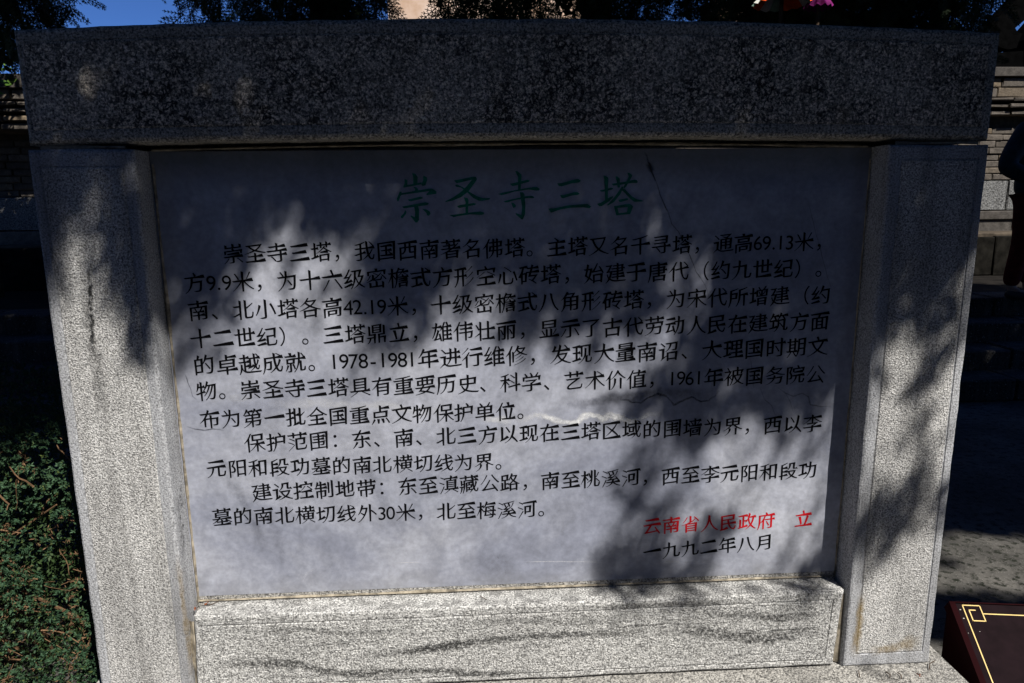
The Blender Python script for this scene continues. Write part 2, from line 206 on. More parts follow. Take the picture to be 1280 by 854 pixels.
VEINS=[('dark', 0.00464, 0.8, [[0.2859, 1.5942], [0.2962, 1.5703], [0.3046, 1.5462], [0.3109, 1.5275]]), ('dark', 0.01354, 0.8, [[0.2923, 1.5703], [0.3003, 1.5592], [0.3046, 1.5462]]), ('dark', 0.00232, 0.75, [[0.3046, 1.5462], [0.319, 1.5163], [0.3276, 1.49], [0.3463, 1.4539], [0.3571, 1.4253], [0.3735, 1.4059], [0.399, 1.3593], [0.4098, 1.3358], [0.4208, 1.3102], [0.4464, 1.2743], [0.4558, 1.2443]]), ('dark', 0.00193, 0.5, [[0.6904, 1.479], [0.7114, 1.4116], [0.7267, 1.3706], [0.7425, 1.3232], [0.753, 1.2933], [0.7682, 1.257]]), ('dark', 0.00251, 0.55, [[0.57, 1.0855], [0.5756, 1.0584], [0.5826, 1.01]]), ('dark', 0.00232, 0.5, [[0.5993, 1.0096], [0.6138, 0.9775], [0.6315, 0.9621], [0.6459, 0.934]]), ('dark', 0.00309, 0.5, [[0.6452, 1.0106], [0.6672, 0.9931], [0.6866, 0.9862], [0.7114, 0.992], [0.7268, 0.9831], [0.7347, 0.9615], [0.7626, 0.9565], [0.7925, 0.9536]]), ('dark', 0.00193, 0.5, [[0.6672, 0.9931], [0.6815, 0.9693], [0.6918, 0.9413]]), ('dark', 0.00251, 0.5, [[-0.8281, 1.0792], [-0.8209, 1.055], [-0.8143, 1.0247], [-0.8058, 1.0144]]), ('dark', 0.00309, 0.6, [[-0.8351, 0.9479], [-0.8165, 0.9412], [-0.7957, 0.9365], [-0.7742, 0.94], [-0.7476, 0.9351]]), ('dark', 0.00503, 0.7, [[0.2408, 0.9914], [0.2697, 0.9801], [0.2923, 0.9795], [0.3145, 0.9916], [0.3368, 1.0015], [0.3618, 0.9904], [0.377, 0.971], [0.3994, 0.9788], [0.4217, 0.9909], [0.4471, 0.9776], [0.4677, 0.9792], [0.4817, 0.9915], [0.4934, 1.0059]]), ('dark', 0.02515, 0.4, [[0.0659, 0.9813], [0.1064, 0.9907], [0.1431, 0.9772], [0.2081, 0.9922], [0.2693, 0.9948], [0.3511, 1.0053], [0.4546, 0.9943], [0.5051, 1.0224]]), ('white', 0.01354, 0.95, [[-0.0314, 0.9378], [-0.0111, 0.9435], [0.0031, 0.9453], [0.0254, 0.953], [0.0477, 0.9503], [0.07, 0.9392], [0.0945, 0.9343], [0.1149, 0.9295], [0.1333, 0.9332], [0.1475, 0.9434], [0.1617, 0.9504], [0.1801, 0.9488], [0.1967, 0.9378], [0.2129, 0.9458], [0.2335, 0.9431], [0.2709, 0.9272], [0.3076, 0.9432], [0.3528, 0.9505]]), ('white', 0.01741, 0.5, [[-0.1158, 0.9527], [-0.0757, 0.9432], [-0.0314, 0.9378]]), ('white', 0.02321, 0.28, [[-0.6452, 1.0041], [-0.5877, 0.9965], [-0.5096, 1.0005], [-0.4321, 0.9882], [-0.3534, 0.9903], [-0.2751, 0.9696], [-0.1954, 0.9736]]), ('white', 0.01741, 0.14, [[-0.7396, 1.0268], [-0.7025, 1.0117], [-0.6632, 1.0208]]), ('dark', 0.02708, 0.2, [[-0.7739, 0.9007], [-0.7472, 0.8265], [-0.7232, 0.7618], [-0.6937, 0.685], [-0.6733, 0.5848]]), ('dark', 0.01741, 0.16, [[-0.6619, 1.5009], [-0.6334, 1.3994], [-0.597, 1.2664]]), ('dark', 0.02901, 0.15, [[-0.6673, 0.7167], [-0.6414, 0.6611], [-0.6314, 0.6054], [-0.6192, 0.549]]), ('dark', 0.05029, 0.12, [[-0.1435, 0.586], [-0.0813, 0.5494], [-0.0181, 0.5582]]), ('dark', 0.03482, 0.14, [[-0.4379, 0.8801], [-0.3833, 0.7717], [-0.3272, 0.6603], [-0.2998, 0.5697]]), ('white', 0.00193, 0.5, [[-0.3353, 0.5632], [-0.3063, 0.5631], [-0.2773, 0.5615]]), ('white', 0.00193, 0.5, [[-0.0076, 0.5532], [0.0664, 0.5502], [0.1408, 0.5467], [0.207, 0.5435]]), ('white', 0.00155, 0.5, [[0.3619, 0.5381], [0.4313, 0.5341], [0.4967, 0.5303]]), ('white', 0.00155, 0.4, [[-0.5841, 0.5249], [-0.5705, 0.5447], [-0.5536, 0.553]])]
SILLV=[[0.01667,0.85,[[-0.8113,0.3387],[-0.7356,0.3416],[-0.6562,0.3376],[-0.5865,0.3317],[-0.5375,0.3109],[-0.4573,0.2952],[-0.3351,0.2912],[-0.294,0.2937]]],[0.01481,0.8,[[-0.4853,0.3403],[-0.3937,0.3494],[-0.2917,0.3581],[-0.2097,0.3655],[-0.0862,0.3778],[0.0379,0.3832],[0.2047,0.3821],[0.3942,0.3846]]],[0.01852,0.9,[[-0.3327,0.351],[-0.2098,0.3632],[-0.1275,0.3729]]],[0.01296,0.9,[[-0.4974,0.3042],[-0.3347,0.3004],[-0.2116,0.2941],[-0.1602,0.2821],[-0.0876,0.2783],[0.0378,0.2812]]],[0.02407,0.8,[[0.3729,0.388],[0.4584,0.3723],[0.5447,0.3565],[0.6313,0.3453],[0.7169,0.3576],[0.7857,0.3661]]],[0.01667,0.6,[[0.4352,0.4196],[0.5627,0.4184],[0.6708,0.4018],[0.7781,0.4085]]],[0.00926,0.55,[[0.1205,0.4523],[0.2868,0.4561],[0.4127,0.455],[0.5822,0.4497]]],[0.00926,0.5,[[-0.7284,0.429],[-0.5699,0.4304],[-0.4512,0.4112],[-0.2897,0.4125]]],[0.01111,0.4,[[-0.208,0.4268],[-0.0444,0.4304],[0.1208,0.4159],[0.2877,0.4219]]]]
LICHEN=[[0.022, 0.55, [[0.8755, 0.47], [0.873, 0.4007], [0.8705, 0.3304], [0.8706, 0.2781]]], [0.03, 0.4, [[0.9067, 0.293], [0.9827, 0.3059], [1.0473, 0.3218]]], [0.012, 0.4, [[-0.8583, 0.6527], [-0.8574, 0.5458], [-0.8547, 0.4141], [-0.8576, 0.3016]]]]
STAINS=[[0.01, 0.95, [[-0.9817, 1.3452], [-0.9854, 1.3004], [-0.9874, 1.2551], [-0.9901, 1.2184], [-0.9944, 1.1536]]], [0.03, 0.35, [[-0.9971, 1.3186], [-0.9995, 1.2278], [-0.9918, 1.1159], [-0.9911, 1.0011]]], [0.006, 0.7, [[-0.8325, 0.8378], [-0.8388, 0.7356], [-0.8394, 0.6519]]]]
# how open the boughs overhead are, along the sun rays, on a 4 cm lattice (rows from the plinth upwards)
OPEN = """999999999999999999999999999999999999999999999999999999999999999999
999999999999999999999999999999999999999999999999999999999888999999
999999999999999999999999999999999999999999999999999999876556889999
999999999999999999999999999999999999999999999999999999988887679999
999999999999999999999999999999999999999999999999999999999998889999
999999999999999999999999999999999999999999999999999999999999999999
999999999999999999999999999999999999999999999999999999999999999999
999999999999999999999999999999999999999999999999999999999999999999
999999999999999999999999999999999999999988889999876678999999999999
999999999999999999999999999999999999998644578998643457999999999999
999999999999999999999999999999999999999987667899987534889999999999
999999999999999999999999999999999999999864234689987534556899999999
999999999999999999999999999999999999997532012478887644323689999999
999999999999999999999999999999999999997532113556798766312589999999
999999999999999999999999999999999999998644334556799877321578899999
999999999999999999999999999999999999999876754566799998531567567776
999999999999999999999999999999999999998655754576799998642576477777
999999999999999999999999999999999999998534655577899998754786688888
999999999999999999999999999999999999998544555578899998754899888888
999999999999999999999999999999999999999765344478999988765699999999
999999999999999999999999999999999999999875343478887778775599999999
999999999999999999999999999999999999999875343466665566886699999999
999999999999999999999999999999999999999876432344432345886799999999
999999999999999999999999999999999999999864321111222324577779999999
999999999999999999999999999999999999988753210111112213367669999999
999999999988999999999999999999999999887654211111111112146568999999
888888999976899999999999999999999888889887532100000000125457999999
666667999965788899999987789999999777777888762100000000023346999999
444446998934675689999985457999998555555667773100000000001125888888
332224898723563488999995235778987332233444563100000000000014666555
111112787621361368999986313457775311111222354211000000000002222222
000000587631251257899887421236753310001111364211000000000000000000
000000367630151136888876420035532210000011365210000000000000000000
000000145530041024777755410024321110000011254100000000000000000000
111111123430031013566644410012100000000000133100000000000000000000
111111111330021001256522430000000000000000122100000000000000000000
000000000210010000023321220000000000000000002100000000000000000000
000000000000010000001101210000000000000000001210000000000000000000
000000000000100000000001100000000000000000001100000000000000000000
000000000000000000000000000000000000000000000000000000000000000000
000000000011000000000000000000000000000000000000000000000000000000
000000000012112100000001110000000000011001100000000000000000000000
000000000000000000000000000000000000000000000000000000000000000000
000000000000000000000000000000000000000000000000000000000000000000
000000000000000000000000000000000000000000100000000000000000000000
000000000000011000000000000000000000000000200000000000000000000000""".split()

# ---------------------------------------------------------------- ground and terraces
D = 0.0725                                   # recess of the marble panel
def m_ground():
    t = NT('dark_soil_and_paving'); n = t.noise(2.2, 6, .65); f = t.noise(28, 5, .7); g = t.vor(90)
    col = t.mix(t.ramp(n, [(.4, 0.0), (.62, 1.0)]), (.065, .062, .056), (.13, .122, .11))
    col = t.mix(t.ramp(f, [(.5, 0.0), (.62, 1.0)]), col, (.018, .02, .014)); col = t.mix(t.math('MULTIPLY', t.ramp(g, [(.1, 1.0), (.25, 0.0)]), .5), col, (.26, .25, .23))
    return t.end(col, .9, .15, t.bump(f, .8, .01))
M['ground'] = m_ground()
def sheet(name, x0, x1, y0, y1, z, mat, n=40, amp=0.0):
    v = []; f = []
    for j in range(n + 1):
        for i in range(n + 1):
            x = x0 + (x1 - x0) * i / n; y = y0 + (y1 - y0) * j / n; v.append((x, y, z + amp * mn.noise(Vector((x * 1.3, y * 1.3, 0)))))
    for j in range(n):
        for i in range(n): a = j * (n + 1) + i; f.append((a, a + 1, a + n + 2, a + n + 1))
    return tag(link(name, mesh(name, v, f, True), mat), kind='structure')
sheet('ground', -1500, 1500, -1500, 1500, -.012, M['ground'], 8)
sheet('path', -6, 6, -4, 3.2, 0.0, M['ground'], 90, .008)
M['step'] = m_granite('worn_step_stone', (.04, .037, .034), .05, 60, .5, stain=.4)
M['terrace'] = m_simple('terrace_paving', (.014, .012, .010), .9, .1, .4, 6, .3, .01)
# stone steps rising to the upper court, each tread of separate blocks
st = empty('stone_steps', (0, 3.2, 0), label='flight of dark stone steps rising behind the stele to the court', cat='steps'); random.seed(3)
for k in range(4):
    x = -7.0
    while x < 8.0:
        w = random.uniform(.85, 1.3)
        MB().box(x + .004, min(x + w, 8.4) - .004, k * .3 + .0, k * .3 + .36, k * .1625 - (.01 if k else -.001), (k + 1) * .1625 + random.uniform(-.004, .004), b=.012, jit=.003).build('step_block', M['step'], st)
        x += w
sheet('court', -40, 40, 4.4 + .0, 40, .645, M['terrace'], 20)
# raised kerb ledge under the wall
lg = empty('stone_ledge', (0, 5.95, .645), label='low brown stone ledge running along the foot of the brick wall', cat='ledge')
M['ledge'] = m_simple('brown_ledge_stone', (.085, .068, .05), .9, .1, .4, 8, .5, .01); random.seed(5)
for (a, b_) in ((-9, -3.2), (-3.2, 3.5), (3.5, 11)):
    x = a
    while x < b_ - .2:
        w = min(random.uniform(.9, 1.5), b_ - x)
        MB().box(x + .005, x + w - .005, random.uniform(-.01, .01), .55, .0, .47 + random.uniform(-.006, .006), b=.012, jit=.003).build('ledge_stone', M['ledge'], lg)
        x += w
M['ledge_shade'] = m_simple('ledge_shade_black', (.012, .011, .009), .95, .05, .5, 9, .6, .01)  # near-black strip added before the ledge; its colour paints the shade there
rw = empty('ledge_shade_strip', (0, 5.85, .645), label='low near-black strip added in front of the brown ledge to stand for its shade', cat='wall'); x = -9
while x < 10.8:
    w = random.uniform(.5, .8); MB().box(x + .005, x + w - .005, random.uniform(0, .015), .085, 0, .43 + random.uniform(-.01, .01), b=.012, jit=.004).build('shade_block', M['ledge_shade'], rw); x += w
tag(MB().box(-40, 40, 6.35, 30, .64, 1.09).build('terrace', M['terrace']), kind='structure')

# ---------------------------------------------------------------- brick walls behind, right and left
def m_brick(name, c1, c2, c3):
    t = NT(name); ob = t.n('ShaderNodeObjectInfo'); r = t.ramp(ob.outputs['Random'], [(0.0, c1), (.55, c2), (1.0, c3)])
    n = t.noise(14, 5, .65); f = t.noise(70, 4, .7); r = t.mix(1.0, r, t.ramp(n, [(.3, .55), (.7, 1.25)]), 'MULTIPLY')
    r = t.mix(t.ramp(f, [(.55, 0.0), (.68, .8)]), r, (.04, .036, .03)); return t.end(r, .9, .12, t.bump(f, .7, .008))
M['brick'] = m_brick('old_brick', (.10, .085, .07), (.15, .13, .11), (.20, .155, .105))
M['cap'] = m_brick('weathered_coping_stone', (.09, .08, .07), (.12, .11, .10), (.16, .145, .125))
M['block'] = m_granite('grey_base_block', (.26, .26, .25), .09, 60, .6, .35, stain=.4)
M['joint'] = m_simple('dark_wall_joint', (.07, .06, .05), .95, .05, .3, 20)
def brick_wall(label, X0, X1, fine, y, z0, levels, cat='wall', name='brick_wall'):
    """levels: list of (z_bottom, z_top, protrusion, brick length, material key); bricks singly within fine=(xa,xb)"""
    w = empty(name, (0, y, z0), label=label, cat=cat)
    rest = MB(); core = MB(); ztop = max(l[1] for l in levels)
    core.box(X0 + .02, X1 - .02, .06, .5, .0, ztop - z0 - .06); core.build('wall_core', M['joint'], w)
    rests = {}
    for (za, zb, pr, L, key) in levels:
        if key is None: continue
        x = X0 + random.uniform(-L, 0); 
        while x < X1:
            l = L * random.uniform(.8, 1.2); a = max(x, X0); b_ = min(x + l - .012, X1)
            if b_ - a > .05:
                yy = -pr + random.uniform(-.012, .006); dz = random.uniform(-.003, .003); g = .005
                if fine[0] <= (a + b_) / 2 <= fine[1]:
                    nm = {'brick': 'brick', 'cap': 'coping_stone', 'block': 'base_block'}[key]
                    MB().box(a, b_, yy, .09, za - z0 + g, zb - z0 - g + dz, b=.008, jit=.004).build(nm, M[key], w)
                else: rests.setdefault(key, MB()).box(a, b_, yy, .09, za - z0 + g, zb - z0 - g + dz)
            x += l
    for key, m in rests.items(): tag(m.build({'brick': 'brickwork', 'cap': 'coping', 'block': 'base_course'}[key], M[key], w), kind='stuff')
    return w
random.seed(11)
lv = [(1.09, 1.24, .03, .6, 'cap'), (1.24, 1.35, .06, .8, 'cap'), (1.35, 1.70, .0, .62, 'block')]
z = 1.70
for k in range(8): lv.append((z, z + .0745, random.choice((0, .0, .008)), .25, 'brick')); z += .0745
lv += [(2.42, 2.47, .11, .24, 'brick'), (2.50, 2.55, .14, .24, 'brick'), (2.57, 2.61, .16, .24, 'brick'), (2.61, 2.72, .14, .36, 'brick'), (2.72, 2.825, .15, .34, 'brick'), (2.825, 2.94, .19, .55, 'cap')]
brick_wall('sunlit brick wall with stone coping and grey base blocks, behind the right post', 2.2, 10, (5.2, 7.2), 6.5, 1.09, lv)
z = 1.6; lvl = [(1.09, 1.25, .16, .8, 'cap'), (1.25, 1.6, .12, .7, 'block')]
while z < 2.15: lvl.append((z, z + .0745, -.03, .25, 'brick')); z += .0745
lvl += [(2.25, 2.315, .42, .24, 'brick'), (2.33, 2.39, .44, .24, 'brick'), (2.415, 2.455, .46, .24, 'brick'), (2.475, 2.515, .49, .24, 'brick'), (2.53, 2.63, .47, .34, 'brick'), (2.63, 2.78, .5, .55, 'cap')]
brick_wall('brick wall with deep corbelled eave and grey block, behind the left post', -10, 2.19, (-5.6, -3.9), 6.3, 1.09, lvl)
# weeds on the ledge by the left wall
def leaf_fan(cx, cy, cz, n, L, w):
    q = []
    for i in range(n):
        a = random.uniform(0, 6.28); tl = random.uniform(.5, 1); d = Vector((math.cos(a) * .8, math.sin(a) * .8, tl)).normalized() * L * random.uniform(.6, 1); s = Vector((-math.sin(a), math.cos(a), 0)) * w
        b0 = Vector((cx, cy, cz)); m = b0 + d * .6; t = b0 + d + Vector((0, 0, -L * .15)); q.append([b0 - s * .5, b0 + s * .5, m + s, m - s]); q.append([m - s, m + s, t + s * .1, t - s * .1])
    return q
M['grass'] = m_leaf('weed_leaf', (.06, .13, .02), (.12, .22, .04))
random.seed(2)
for (x, lab) in ((-4.52, 'small green weed on the brown ledge left of the stele'),):
    o = link('weed', quads_mesh('weed', np.array([[list(p) for p in q] for q in leaf_fan(x, 6.02, 1.112, 26, .14, .012)])), M['grass']); tag(o, lab, 'weed')

# ---------------------------------------------------------------- the stele
stele = empty('stone_stele', (0, 0, 0), label='large grey granite stele framing an inscribed marble slab', cat='stele')
def dressed(name, x0, x1, y0, y1, z0, z1, mats, margins, camber_top=0.0, camber_bot=0.0, tx0=0.0, tx1=0.0, seed=0, chip=.0016, groove=.0022, round_=.007):
    """block with a tooled margin, a scored line and a bush-hammered field on its front face (margins l, r, b, t)"""
    nX = max(8, int((x1 - x0) / .035)); nZ = max(8, int((z1 - z0) / .035))
    ml, mr, mb, mt = margins
    def pt(u, w, y):      # u,w in metres from lower-left corner
        fx = u / (x1 - x0); fz = w / (z1 - z0); c = 1 - (2 * fx - 1) ** 2
        return Vector((x0 + u + tx0 * (1 - fx) * (1 - fz) + tx1 * fx * (1 - fz), y, z0 + w + camber_top * c * fz + camber_bot * c * (1 - fz)))
    W = x1 - x0; H = z1 - z0
    def ring(l, r, b, t, y, j):
        pts = []
        A, B, Cc, Dd = l, W - r, b, H - t
        for i in range(nX): pts.append(pt(A + (B - A) * i / nX, Cc, y))
        for i in range(nZ): pts.append(pt(B, Cc + (Dd - Cc) * i / nZ, y))
        for i in range(nX): pts.append(pt(B - (B - A) * i / nX, Dd, y))
        for i in range(nZ): pts.append(pt(A, Dd - (Dd - Cc) * i / nZ, y))
        if j:
            for p in pts:
                q = p * 14 + Vector((seed, 0, 0)); p += Vector((mn.noise(q), mn.noise(q + Vector((9, 0, 0))) * .5, mn.noise(q + Vector((0, 9, 0))))) * j
                q = p * 60; p += Vector((mn.noise(q), 0, mn.noise(q + Vector((0, 9, 0))))) * j * .6
        return pts
    R = [(ring(0, 0, 0, 0, y1, 0), 0), (ring(0, 0, 0, 0, y0 + round_, chip * 1.2), 0), (ring(round_ * .4, round_ * .4, round_ * .4, round_ * .4, y0 + round_ * .3, chip), 1), (ring(round_, round_, round_, round_, y0, chip), 1),
         (ring(ml, mr, mb, mt, y0, 0), 1), (ring(ml + .0012, mr + .0012, mb + .0012, mt + .0012, y0 + groove, 0), 2), (ring(ml + .0035, mr + .0035, mb + .0035, mt + .0035, y0 + groove, 0), 2), (ring(ml + .006, mr + .006, mb + .006, mt + .006, y0 - .0008, 0), 3)]
    n = 2 * (nX + nZ); v = []; f = []; mi = []
    for r_, _ in R: v += r_
    for k in range(len(R) - 1):
        for i in range(n): f.append((k * n + i, k * n + (i + 1) % n, (k + 1) * n + (i + 1) % n, (k + 1) * n + i)); mi.append({0: 0, 1: 1, 2: 1, 3: 2}[R[k + 1][1]] if k else 0)
    k = len(R) - 1; f.append(tuple(k * n + i for i in range(n))); mi.append(2); f.append(tuple(i for i in range(n))[::-1]); mi.append(0)
    me = mesh(name, v, f)
    for m in mats: me.materials.append(M[m])
    me.polygons.foreach_set('material_index', [{0: 1, 1: 1, 2: 0}[q] for q in mi])
    return link(name, me, None, stele)
dressed('lintel', -1.079, 1.0785, 0, .30, 1.611, 1.846, ('lintel', 'lintel_margin'), (.012, .022, .026, .026), camber_top=.026, camber_bot=.011, seed=1, round_=.010)
post_l = dressed('post', -1.083, -.858, 0, .29, .25, 1.602, ('post', 'margin'), (.022, .024, .035, .035), seed=2)
o = dressed('post', .840, 1.081, 0, .29, .25, 1.602, ('post', 'margin'), (.03, .022, .035, .032), seed=3)
sl = dressed('sill', -.838, .829, .002, .0724, .256, .4735, ('sill', 'margin'), (.014, .026, .016, .022), seed=5, camber_top=-.0025, tx0=-.012, tx1=-.012, chip=.0022)
sl.data.materials[1] = M['sill']
MB().box(-.8575, .8395, .073, .29, .2505, .4895).build('backing_stone', M['plinth'], stele)
pl = MB().box(-1.145, 1.14, -.42, .36, 0, .25, b=.008).build('plinth', M['plinth'], stele)
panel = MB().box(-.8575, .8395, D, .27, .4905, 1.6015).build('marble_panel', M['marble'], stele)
# mortar in the joints
random.seed(4)
def mortar_strip(pts, w, name='mortar_joint', axis='z', th=.004, y=D):
    mb = MB(); n = len(pts)
    v = []
    for i, (x, z) in enumerate(pts):
        a = w * (1 + .9 * mn.noise(Vector((x * 6, z * 6, 1)))) * random.uniform(.75, 1.2)
        if axis == 'z': v += [(x - a / 2, y + .001, z), (x, y - th, z), (x + a / 2, y + .001, z)]
        else: v += [(x, y + .001, z - a / 2), (x, y - th, z), (x, y + .001, z + a / 2)]
    f = []
    for i in range(n - 1):
        for k in range(2): f.append((i * 3 + k, i * 3 + k + 1, (i + 1) * 3 + k + 1, (i + 1) * 3 + k))
    mb.add(v, f); return mb.build(name, M['mortar'], stele)
mortar_strip([(-.852, .4735 + i * .02) for i in range(56)], .009); mortar_strip([(.8375, .4735 + i * .02) for i in range(56)], .005)
mortar_strip([(-.85 + i * .02, .4735 + .004) for i in range(85)], .007, axis='x')
mortar_strip([(-.85 + i * .02, 1.604 + .010 * (1 - (2 * (i / 84) - 1) ** 2)) for i in range(85)], .006, axis='x')
mortar_strip([(-.848, .255 + i * .02) for i in range(11)], .022, y=.018); mortar_strip([(.834, .255 + i * .02) for i in range(11)], .016, y=.02)
mortar_strip([(-1.06 + i * .02, 1.6065) for i in range(10)], .007, axis='x', y=.012, th=.001); mortar_strip([(.86 + i * .02, 1.6065) for i in range(11)], .007, axis='x', y=.012, th=.001)

# veins, cracks and scratches of the marble: thin sheets let into its face
def ribbon(name, pts, w, a, mat, yo, par=None, y0=None):
    y0 = D if y0 is None else y0
    P = [Vector((x, z)) for x, z in pts]; Q = []
    for i in range(len(P) - 1):
        n = max(2, int((P[i + 1] - P[i]).length / .005))
        for k in range(n): Q.append(P[i].lerp(P[i + 1], k / n))
    Q.append(P[-1]); Q = [q + Vector((mn.noise(Vector((q.x * 60, q.y * 60, 3))), mn.noise(Vector((q.x * 60, q.y * 60, 8))))) * min(w * .6, .004) for q in Q]
    v = []; f = []; al = []; N = len(Q)
    for i, q in enumerate(Q):
        d = (Q[min(i + 1, N - 1)] - Q[max(i - 1, 0)]).normalized(); s = Vector((-d.y, d.x)); ww = w * (.55 + .8 * abs(mn.noise(Vector((q.x * 25, q.y * 25, 5))))) * .9
        e = min(1, 4 * min(i, N - 1 - i) / N + (.0 if w > .01 else .3))
        for k, (o_, aa) in enumerate(((-1, 0), (-.35, 1), (.35, 1), (1, 0))): v.append((q.x + s.x * o_ * ww, y0 - yo, q.y + s.y * o_ * ww)); al.append(aa * a * e)
    for i in range(N - 1):
        for k in range(3): f.append((i * 4 + k, i * 4 + k + 1, (i + 1) * 4 + k + 1, (i + 1) * 4 + k))
    me = mesh(name, v, f); at = me.attributes.new('fade', 'FLOAT', 'POINT'); at.data.foreach_set('value', al); return link(name, me, mat, par or panel)
for i, (w, a, pts) in enumerate(LICHEN): ribbon('lichen_stain', pts, w, a, M['lichen'], .002 + i * .0001, o if pts[0][0] > 0 else post_l, 0.0)
for i, (w, a, pts) in enumerate(STAINS): ribbon('water_stain', pts, w, a, M['stain'], .0025 + i * .0001, post_l, 0.0)
for i, (w, a, pts) in enumerate(SILLV): ribbon('mica_band', pts, w * 1.35, a * 1.1, M['mica'], .0005 + i * .00003, sl, .0012)
random.seed(44)
for i in range(46):
    x = random.uniform(-.8, .6); z = random.choice((random.uniform(.36, .45), random.uniform(.29, .42))); L = random.uniform(.06, .3); pts = [(x + L * k / 5, z + (x + L * k / 5 - x) * .02 + random.uniform(-.003, .003)) for k in range(6)]; pts = [p for p in pts if p[0] < .79]
    if len(pts) > 2: ribbon('mica_band', pts, random.uniform(.002, .006), random.uniform(.25, .6), M['mica'], .0009 + i * .00002, sl, .0012)
for i, (k, w, a, pts) in enumerate(VEINS): ribbon('crack' if (k == 'dark' and w < .005) else ('scratch' if w < .0025 else 'vein'), pts, w, a, M['vein_dark' if k == 'dark' else 'vein_white'], .00015 + i * .00001)

# ---------------------------------------------------------------- inscription
CACHE = {}
def glyph(ch):
    if ch in CACHE: return CACHE[ch]
    cu = bpy.data.curves.new('glyph', 'FONT'); cu.body = ch; ob = bpy.data.objects.new('glyph', cu); C.objects.link(ob)
    dg = bpy.context.evaluated_depsgraph_get(); cc = ob.to_curve(dg)
    S = []
    for s in cc.splines:
        S.append([[Vector(p.handle_left[:2]), Vector(p.co[:2]), Vector(p.handle_right[:2]), (p.handle_right - p.co).length] for p in s.bezier_points])
    ob.to_curve_clear(); bpy.data.objects.remove(ob); bpy.data.curves.remove(cu)
    if S and ch not in '0123456789-.，。、：（）': brush(S)
    CACHE[ch] = S; return S
def brush(S):
    """turn the even strokes of the letter form into brush strokes: heavy right ends, tapering sweeps, slanted starts"""
    def area(s): return sum(a[1].x * b[1].y - b[1].x * a[1].y for a, b in zip(s, s[1:] + s[:1])) / 2
    big = max(S, key=lambda s: abs(area(s))); sg = 1 if area(big) > 0 else -1
    for s in S:
        n = len(s); mv = []
        for i in range(n):
            a, b = s[i], s[(i + 1) % n]; e = b[1] - a[1]; L = e.length
            if not (.045 < L < .10): continue
            pa = s[i - 1]; nb = s[(i + 2) % n]; e0 = a[1] - a[0]; e1 = b[2] - b[1]
            if e0.length < 1e-4: e0 = a[1] - pa[1]
            if e1.length < 1e-4: e1 = nb[1] - b[1]
            c0 = e0.x * e.y - e0.y * e.x; c1 = e.x * e1.y - e.y * e1.x
            if c0 * sg <= 0 or c1 * sg <= 0: continue
            if abs(c0) < .6 * e0.length * L or abs(c1) < .6 * e1.length * L: continue
            out = Vector((e.y, -e.x)) * sg / L; mv.append((i, (i + 1) % n, out, L))
        for i, j, o_, L in mv:
            a, b = s[i], s[j]; m = (a[1] + b[1]) / 2; ang = math.degrees(math.atan2(o_.y, o_.x)) % 360
            if ang < 25 or ang > 345: sp, ex, sl_ = 1.9, .12, -.45
            elif 155 < ang < 205: sp, ex, sl_ = .95, .2, .4
            elif 205 <= ang < 255: sp, ex, sl_ = .25, .55, 0
            elif 255 <= ang < 285: sp, ex, sl_ = .7, .25, 0
            elif 285 <= ang <= 345: sp, ex, sl_ = .6, .7, 0
            elif 75 < ang < 105: sp, ex, sl_ = 1.1, .1, .3
            else: sp, ex, sl_ = .5, .3, 0
            for q in (a, b):
                rel = q[1] - m; new = m + rel * sp + o_ * ex * L
                if sl_: new = new + o_ * L * sl_ * (1 if (rel.y > 0 if abs(o_.x) > .7 else rel.x < 0) else -1)
                dl = new - q[1]; q[0] = q[0] + dl; q[1] = new; q[2] = q[2] + dl
    for s in S:
        n = len(s)
        co = [q[1].copy() for q in s]
        for i in range(n):
            t0 = (co[i] - co[i - 1]); t1 = co[(i + 1) % n] - co[i]
            if t0.length < 1e-5 or t1.length < 1e-5: continue
            t0.normalize(); t1.normalize(); n0 = Vector((t0.y, -t0.x)) * sg; n1 = Vector((t1.y, -t1.x)) * sg
            if sg * (t0.x * t1.y - t0.y * t1.x) > .7 and max(n0.y, n1.y) > .9 and max(n0.x, n1.x) > .9:
                for k in range(3): s[i][k] = s[i][k] + Vector((.024, .020))      # shoulder of a turning stroke
            ny = max((n0.y, n1.y), key=abs); nx = max((n0.x, n1.x), key=abs); d = Vector((nx * .015, ny * .001)); 
            for k in range(3): s[i][k] = s[i][k] + d
ADV = {**{c: .43 for c in '0123456789'}, '.': .25, '-': .45}
GM = {}
